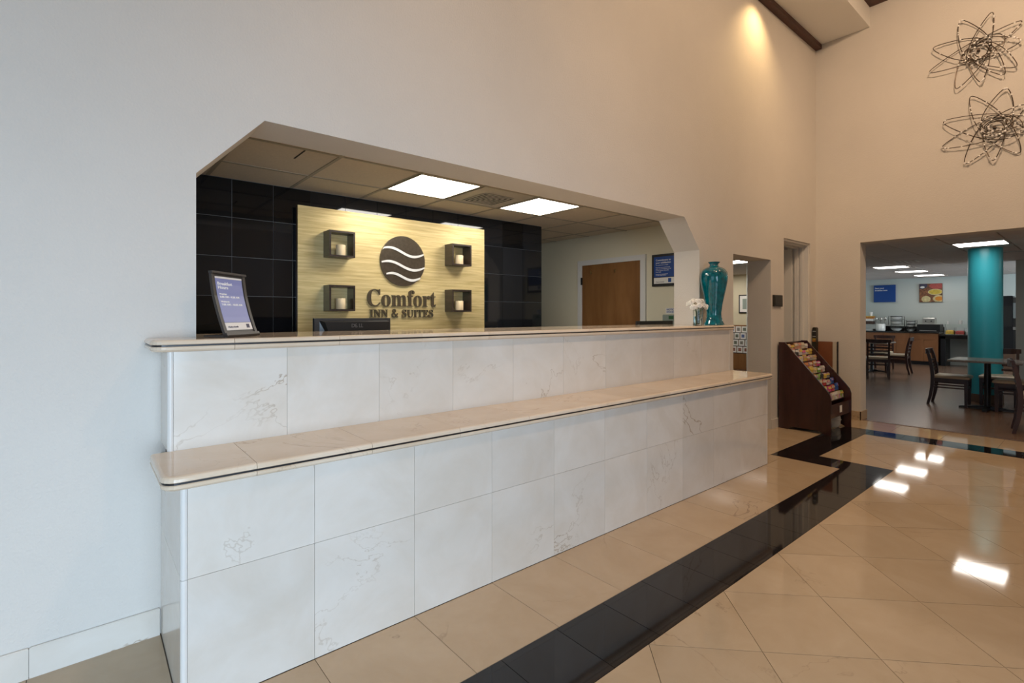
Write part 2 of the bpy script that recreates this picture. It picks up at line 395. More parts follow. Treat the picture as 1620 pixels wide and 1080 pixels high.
# ---- back wall of the lobby with the reception opening and two doorways
out = [(LX0, 0), (0.391, 0), (0.391, 2.025), (0.683, 2.333), (4.496, 2.333), (4.776, 2.036), (4.776, 0), (5.487, 0), (5.487, 2.05), (6.444, 2.05), (6.444, 0),
       (6.824, 0), (6.824, 2.355), (7.705, 2.355), (7.705, 0), (XR, 0), (XR, 5.6), (LX0, 5.6)]
struct('wall_back', MB().prism(out, W, WB, 'y'), 'paint')
struct('wall_back', MB().box(0.391, 4.776, W+.001, WB, 0, 1.232), 'paint_room')      # low wall under the counter top
# right wall with the wide opening to the breakfast room
out = [(W, 0), (2.10, 0), (2.10, 2.335), (-1.6, 2.335), (-1.6, 0), (LY0, 0), (LY0, 5.6), (WB, 5.6), (WB, 0)]
struct('wall_right', MB().prism([(a, b) for a, b in out], XR, XRB, 'x'), 'paint')
# left and front walls with glazed openings (behind the camera)
out = [(LY0, 0), (-2.0, 0), (-2.0, 2.6), (2.0, 2.6), (2.0, 0), (WB, 0), (WB, 5.6), (LY0, 5.6)]
struct('wall_left', MB().prism(out, LX0-.2, LX0, 'x'), 'paint')
out = [(LX0-.2, 0), (-2.8, 0), (-2.8, 2.6), (1.2, 2.6), (1.2, 0), (XRB, 0), (XRB, 5.6), (LX0-.2, 5.6)]
struct('wall_front', MB().prism(out, LY0-.2, LY0, 'y'), 'paint')
def window(n, pts, axis, pos, a0, a1, z0, z1, nm):
    r = sroot('window_%d' % n); fr = MB()
    def bx(u0, u1, w0, w1, t=0.03):
        if axis == 'x': fr.box(pos-t, pos+t, u0, u1, w0, w1)
        else: fr.box(u0, u1, pos-t, pos+t, w0, w1)
    for k in range(nm+1):
        u = a0+(a1-a0)*k/nm; bx(max(a0, u-.03), min(a1, u+.03), z0, z1)
    bx(a0, a1, z0, z0+.06); bx(a0, a1, z1-.06, z1); bx(a0, a1, 2.1, 2.15)
    link('window_frame', fr.mesh('window_frame', 'plate_brown'), r)
window(1, None, 'x', LX0-.1, -2.0, 2.0, 0, 2.6, 4)
window(2, None, 'y', LY0-.1, -2.8, 1.2, 0, 2.6, 4)
# lobby ceiling: dropped soffit along the back wall, dark beams, high ceiling beyond
struct('ceiling', MB().box(LX0, XR, 1.995, W, 5.12, 5.6), 'ceiling_paint')
struct('ceiling', MB().box(LX0-.2, XRB, LY0-.2, 1.995, 5.47, 5.6), 'ceiling_paint')
struct('trim_1', MB().box(LX0, XR, 2.545, W, 5.06, 5.125), 'beam_wood')
struct('trim_2', MB().box(LX0, XR, 1.80, 1.995, 5.375, 5.475), 'beam_wood')
# baseboards of marble pieces
def baseboard(name, x0, x1, y, start, pitch=P, h=0.116, t=0.012):
    r = sroot(name)
    k = math.floor((x0-start)/pitch)
    while start+k*pitch < x1-1e-6:
        a, b = max(x0, start+k*pitch), min(x1, start+(k+1)*pitch)
        if b-a > 0.01: link('tile', MB().cham(-(b-a)/2+.0008, (b-a)/2-.0008, -t, 0, 0, h, .004).mesh('tile', 'marble_white'), r, ((a+b)/2, y-.0005, 0))
        k += 1
    return r
baseboard('baseboard_back', LX0+.01, 0.254, W, -0.164)
baseboard('baseboard_back', 4.78, 5.487, W, 4.83); baseboard('baseboard_back', 6.444, 6.824, W, 6.444); baseboard('baseboard_back', 7.705, XR, W, 7.44)
r = sroot('baseboard_right')
link('tile', MB().cham(-.012, 0, 2.088, W-.014, 0, .116, .004).mesh('tile', 'marble_floor'), r, (XR-.0005, 0, 0))
link('tile', MB().cham(0, XRB-XR+.024, 2.0995-.012, 2.0995, 0, .116, .004).mesh('tile', 'marble_floor'), r, (XR-.0125, 0, 0))

# ---- reception room behind the counter
struct('floor', MB().box(-.6, 9.0, WB+.02, 7.6, -.12, -.001).box(9.0, 14.6, 4.85, 7.6, -.12, -.001), 'wood_base')
rear = struct('wall_rear', MB().box(-.6, 4.243, 4.337, 4.48, 0, 2.6), 'grout_light')
t0 = 0.307; tm = {}
for i in range(-3, 14):
    x1 = 3.633+.305*(2-(13-i)); x0 = x1-.305
    if x1 < 0.1: continue
    x1c = min(x1, 4.243)
    for j in range(5):
        z0 = 1.532+.305*(j-2); z1 = min(z0+.305, 2.44)
        k = (round(x1c-x0, 3), round(z1-z0, 3))
        if k not in tm: tm[k] = MB().box(-k[0]/2+.0017, k[0]/2-.0017, -.006, .006, -k[1]/2+.0017, k[1]/2-.0017).mesh('tile', 'black_tile')
        link('tile', tm[k], rear, ((x0+x1c)/2, 4.333, (z0+z1)/2))
link('tile', MB().box(4.0, 4.243, 4.325, 4.337, 0, .92).box(.3, 4.0, 4.325, 4.337, 0, .92).mesh('tile', 'black_tile'), rear)
struct('wall_left', MB().box(-.6, -.45, WB, 4.48, 0, 2.6), 'paint_room')
struct('wall_right', MB().box(5.28, 5.42, WB, 7.6, 0, 2.6), 'paint_room')
struct('wall_rear', MB().box(4.1, 5.28, 6.3, 6.44, 0, 2.6), 'paint_room')
struct('wall_rear', MB().box(4.1, 4.24, 4.48, 6.3, 0, 2.6), 'paint_room')
# suspended ceiling of mineral panels on a tee grid
ceil2 = struct('ceiling', MB().box(-.6, 5.42, WB, 6.44, 2.47, 2.6), 'tee')
gx = [0.72-.61*2+.61*k for k in range(10)]; gy = [3.26-.61+.61*k for k in range(8)]
LIGHTS = {(1.94, 3.26), (3.16, 3.26)}; VENT = (2.55, 3.26)
pm = {}
for a in gx:
    for b in gy:
        x0, x1 = max(a, -.45), min(a+.61, 5.28); y0, y1 = max(b, WB), min(b+.61, 6.3)
        if x1-x0 < .03 or y1-y0 < .03 or (y0 > 4.3 and x1 < 4.0): continue
        if (round(a, 2), round(b, 2)) in LIGHTS or (round(a, 2), round(b, 2)) == VENT: continue
        k = (round(x1-x0, 3), round(y1-y0, 3))
        if k not in pm: pm[k] = MB().box(-k[0]/2+.012, k[0]/2-.012, -k[1]/2+.012, k[1]/2-.012, 0, .03).mesh('panel', 'panel_ceiling')
        link('panel', pm[k], ceil2, ((x0+x1)/2, (y0+y1)/2, 2.443))
tees = MB()
for a in gx[1:]:
    if -.45 < a < 5.28: tees.box(a-.012, a+.012, WB, 4.32 if a < 4.2 else 6.3, 2.438, 2.475)
for b in gy[1:]:
    if b < 6.3: tees.box(-.45 if b < 4.3 else 4.24, 5.28, b-.012, b+.012, 2.4385, 2.475)
link('tee', tees.mesh('tee', 'tee'), ceil2)
link('slit', MB().box(1.095, 1.105, 3.29, 3.50, 2.4405, 2.445).mesh('slit', 'vent_dark'), ceil2, label='dark slit cut in a ceiling panel')

# ---- hall behind the doorways
for wb in (MB().box(8.14, 11.0, 3.36, 3.5, 0, 2.6), MB().box(10.9, 11.0, 3.5, 4.92, 0, 2.6), MB().box(11.0, 19.2, 4.84, 4.92, 0, 2.6)): struct('wall_hall', wb, 'paint_breakfast')
struct('wall_hall', MB().box(13.3, 13.4, 4.92, 7.6, 0, 2.6).box(5.42, 13.4, 7.5, 7.6, 0, 2.6), 'paint_hall')
struct('ceiling', MB().box(5.42, 13.3, WB, 7.5, 2.44, 2.6), 'panel_grey')
# doorway 2: white lined jamb and an opened white door
d = sroot('door_2', (7.26, 2.76, 0))
jm = MB().box(7.68, 7.705, 2.64, WB, 0, 2.33).box(6.824, 6.85, 2.64, WB, 0, 2.33).box(6.824, 7.705, 2.64, WB, 2.33, 2.355)
part('jamb', jm, 'white_trim', d)
st = MB().box(7.65, 7.68, 2.76, 2.80, 0, 2.30).box(6.85, 6.88, 2.76, 2.80, 0, 2.30).box(6.85, 7.68, 2.76, 2.80, 2.30, 2.33)
part('door_stop', st, 'white_trim', d)
part('casing', MB().box(7.662, 7.68, 2.70, 2.735, 0, 2.315).box(6.85, 7.68, 2.70, 2.735, 2.31, 2.33), 'white_trim', d)
part('side_panel', MB().box(7.63, 7.675, 2.83, 3.22, 0.01, 2.30), 'white_trim', d)
# maple door on the right wall of the reception
d = sroot('door_1', (5.27, 4.11, 0))
fr = MB().box(5.25, 5.279, 3.573, 3.645, 0, 2.052).box(5.25, 5.279, 4.578, 4.65, 0, 2.052).box(5.25, 5.279, 3.573, 4.65, 2.052, 2.118)
part('door_frame', fr, 'white_trim', d)
part('door_leaf', MB().box(5.262, 5.279, 3.645, 4.578, .01, 2.052), 'door_wood', d)
for z in (1.84, 1.05, 0.28): part('hinge', MB().box(5.246, 5.264, 4.572, 4.592, z-.05, z+.05), 'iron', d)
for yy in (4.03, 4.42): part('hook', MB().box(5.25, 5.262, yy-.008, yy+.008, 1.93, 1.97), 'brass', d)

# ---- breakfast room
struct('floor', MB().box(7.95, 19.2, -3.2, 3.36, -.12, 0).box(11.0, 19.2, 3.36, 4.84, -.12, 0), 'wood_floor')
struct('trim_3', MB().box(7.93, 7.975, -1.6, 2.10, -.004, .004), 'wood_base')
struct('wall_far', MB().box(18.6, 18.75, -3.2, 5.06, 0, 2.6), 'paint_breakfast')
struct('wall_partition', MB().box(13.99, 14.15, -3.2, 1.19, 0, 2.44), 'paint_breakfast')
out = [(8.14, 0), (14.3, 0), (14.3, .5), (17.7, .5), (17.7, 0), (18.75, 0), (18.75, 2.6), (8.14, 2.6)]
struct('wall_front', MB().prism([(x, z) for x, z in out], -3.2, -3.05, 'y'), 'paint_breakfast')
ceil3 = struct('ceiling', MB().box(8.14, 18.75, -3.2, 5.06, 2.47, 2.6), 'tee_dark')
DL = [(10.37, 1.25), (13.95, 3.13), (15.70, 3.12), (17.53, 3.11)]
pmesh = MB().box(-.296, .296, -.296, .296, 0, .03).mesh('panel', 'panel_grey')
a = 10.37-.305-.61*4
while a < 18.6:
    b = 1.25-.305-.61*2
    while b < 4.8:
        x0, x1 = max(a, 8.14), min(a+.61, 18.6); y0, y1 = b, min(b+.61, 4.84)
        cx, cy = (x0+x1)/2, (y0+y1)/2
        if x1-x0 > .05 and y1-y0 > .05 and not any(abs(cx-p) < .32 and abs(cy-q) < .32 for p, q in DL) and not (cx < 11 and y1 > 3.5):
            if x1-x0 > .6 and y1-y0 > .6: link('panel', pmesh, ceil3, (cx, cy, 2.445))
            else: link('panel', MB().box(-(x1-x0)/2+.01, (x1-x0)/2-.01, -(y1-y0)/2+.01, (y1-y0)/2-.01, 0, .03).mesh('panel', 'panel_grey'), ceil3, (cx, cy, 2.445))
        b += .61
    a += .61
struct('baseboard_far', MB().box(18.585, 18.6, 1.3, 2.3, 0, .1), 'wood_base')
# ================================================================ RECEPTION COUNTER
C = thing('reception_counter', 'long two-tier reception counter clad in cream marble tiles with dark-striped ledges', 'reception counter', (2.59, 2.3, 0))
part('core', MB().box(.275, 4.905, 2.045, W-.002, 0, .79).box(.275, 4.905, 2.40, W-.002, .79, 1.24), 'grout', C)
tmesh = {}
def face_tile(x0, x1, z0, z1, y):
    k = (round(x1-x0, 4), round(z1-z0, 4))
    if k not in tmesh: tmesh[k] = MB().box(-k[0]/2+.0007, k[0]/2-.0007, 0, .014, -k[1]/2+.0007, k[1]/2-.0007).mesh('tile', 'marble_white')
    link('tile', tmesh[k], C, Vector(((x0+x1)/2, y, (z0+z1)/2))-wloc(C))
for k in range(10):
    x0 = 0.2765 if k == 0 else .26+P*k; x1 = .26+P*(k+1) if k < 9 else 4.905
    face_tile(x0, x1, .002, .466, 2.03); face_tile(x0, x1, .466, .787, 2.03); face_tile(x0, x1, .836, 1.237, 2.385)
def side_tile(y0, y1, z0, z1, x, sgn):
    part('tile', MB().box(min(x, x+sgn*.014), max(x, x+sgn*.014), y0+.0007, y1-.0007, z0+.0007, z1-.0007), 'marble_white', C)
for x, s in ((.258, 1), (4.923, -1)):
    side_tile(2.048, W-.002, .002, .466, x, s); side_tile(2.048, W-.002, .466, .787, x, s); side_tile(2.403, W-.002, .836, 1.237, x, s)
def corner_trim(x, y, z0, z1, sx):       # rounded white edge strip
    pts = [(x+sx*.018, y+.0), (x+sx*.018, y+.018), (x, y+.018)]
    arc = [(x+sx*(.011-.013*math.cos(a)), y+.011-.013*math.sin(a)) for a in [i*PI/2/6 for i in range(7)]]
    part('corner_trim', MB().prism(pts+arc, z0+.0007, z1-.0007), 'white_trim', C)
for z0, z1 in ((.002, .466), (.466, .787)): corner_trim(.258, 2.03, z0, z1, 1); corner_trim(4.923, 2.03, z0, z1, -1)
corner_trim(.258, 2.385, .836, 1.237, 1); corner_trim(4.923, 2.385, .836, 1.237, -1)
# ledges: marble slabs with rounded noses in two layers and a dark strip between
def plan(x0, x1, y0, y1, rl, rr, df, dl, dr):
    X0, X1, Y0 = x0+dl, x1-dr, y0+df
    p = [(X1, y1), (X0, y1)]
    if rl: p += [(X0+(rl-dl)*(1-math.cos(a)), Y0+(rl-df)*(1-math.sin(a))) for a in [i*PI/2/5 for i in range(6)]]
    else: p += [(X0, Y0)]
    if rr: p += [(X1-(rr-dr)*(1-math.sin(a)), Y0+(rr-df)*(1-math.cos(a))) for a in [i*PI/2/5 for i in range(6)]]
    else: p += [(X1, Y0)]
    return p
def slab(x0, x1, y0, y1, zb, zs, zt, L, R, name='slab'):
    g = .0008; rl = .05 if L else 0; rr = .05 if R else 0
    def ring(z, d): return [(x, y, z) for x, y in plan(x0+(0 if L else g), x1-(0 if R else g), y0, y1, rl, rr, d, d if L else 0, d if R else 0)]
    up = [ring(zs+.0035, .004), ring(zs+.006, 0.0), ring(zt-.010, .001), ring(zt-.004, .004), ring(zt-.001, .009), ring(zt, .014)]
    lo = [ring(zb, .014), ring(zb+.003, .007), ring(zb+.009, .001), ring(zs-.006, 0.0), ring(zs-.0035, .004)]
    part(name, MB().loft(up).loft(lo), 'marble_top', C)
def ledge(y0, y1, y1in, zb, zs, zt):
    xs = [0.198, 0.494]
    while xs[-1]+P < 4.9: xs.append(xs[-1]+P)
    xs.append(4.985)
    for k in range(len(xs)-1):
        slab(xs[k], xs[k+1], y0, y1, zb, zs, zt, k == 0, k == len(xs)-2)
    rs = [[(x, y, z) for x, y in plan(xs[0], xs[-1], y0, y1, .05, .05, .005, .005, .005)] for z in (zs-.0035, zs+.0035)]
    part('inlay_strip', MB().loft(rs), 'iron', C, 'black inlay strip between the two slab layers')
ledge(1.995, 2.384, 0, .787, .812, .838)
ledge(2.35, W-.002, 0, 1.237, 1.262, 1.285)
# inner top of the upper ledge running through the opening
x = .494; xs = [.393]+[.494+P*k for k in range(10) if .494+P*k < 4.77]+[4.774]
for a, b in zip(xs[:-1], xs[1:]):
    part('slab', MB().box(a+.0008, b-.0008, W-.001, 3.02, 1.237, 1.285), 'marble_top', C)

# ================================================================ SIGN ON THE BLACK WALL
SY = 4.255
sg = thing('wall_sign', 'large brushed gold sign board with bronze globe and hotel lettering on black tiled wall', 'sign', (2.34, 4.3, 1.6))
gp = part('panel', MB().box(1.365, 3.317, SY, SY+.018, .93, 2.294), 'gold', sg)
part('backing', MB().box(1.375, 3.307, SY+.018, 4.324, .94, 2.285), 'gold_edge', sg)
dcx, dcz, dr = 2.334, 1.891, .236
dsc = part('disc', MB().loft([[(dcx+dr*math.cos(2*PI*i/56), y, dcz+dr*math.sin(2*PI*i/56)) for i in range(56)] for y in (SY, SY-.018)]), 'bronze', sg, 'round bronze disc')
for z0, amp in ((.083, .036), (-.045, .036), (-.148, .030)):
    up, lo = [], []
    half = math.sqrt(max(0, dr*dr-z0*z0))-.004
    for i in range(41):
        t = -1+2*i/40; x = t*half
        zz = z0 - amp*math.sin(t*PI*.86+.25) ; th = .0125*(1-.45*abs(t)**3)
        r2 = math.sqrt(max(0, dr*dr-x*x))
        up.append((dcx+x, dcz+min(zz+th, r2))); lo.append((dcx+x, dcz+min(zz-th, r2)))
    part('wave', MB().loft([[(x, SY-.026, z) for x, z in up], [(x, SY-.017, z) for x, z in up], [(x, SY-.017, z) for x, z in lo], [(x, SY-.026, z) for x, z in lo], [(x, SY-.026, z) for x, z in up]], False, False, closed=False), 'silver', dsc, 'pale wavy band across the disc')
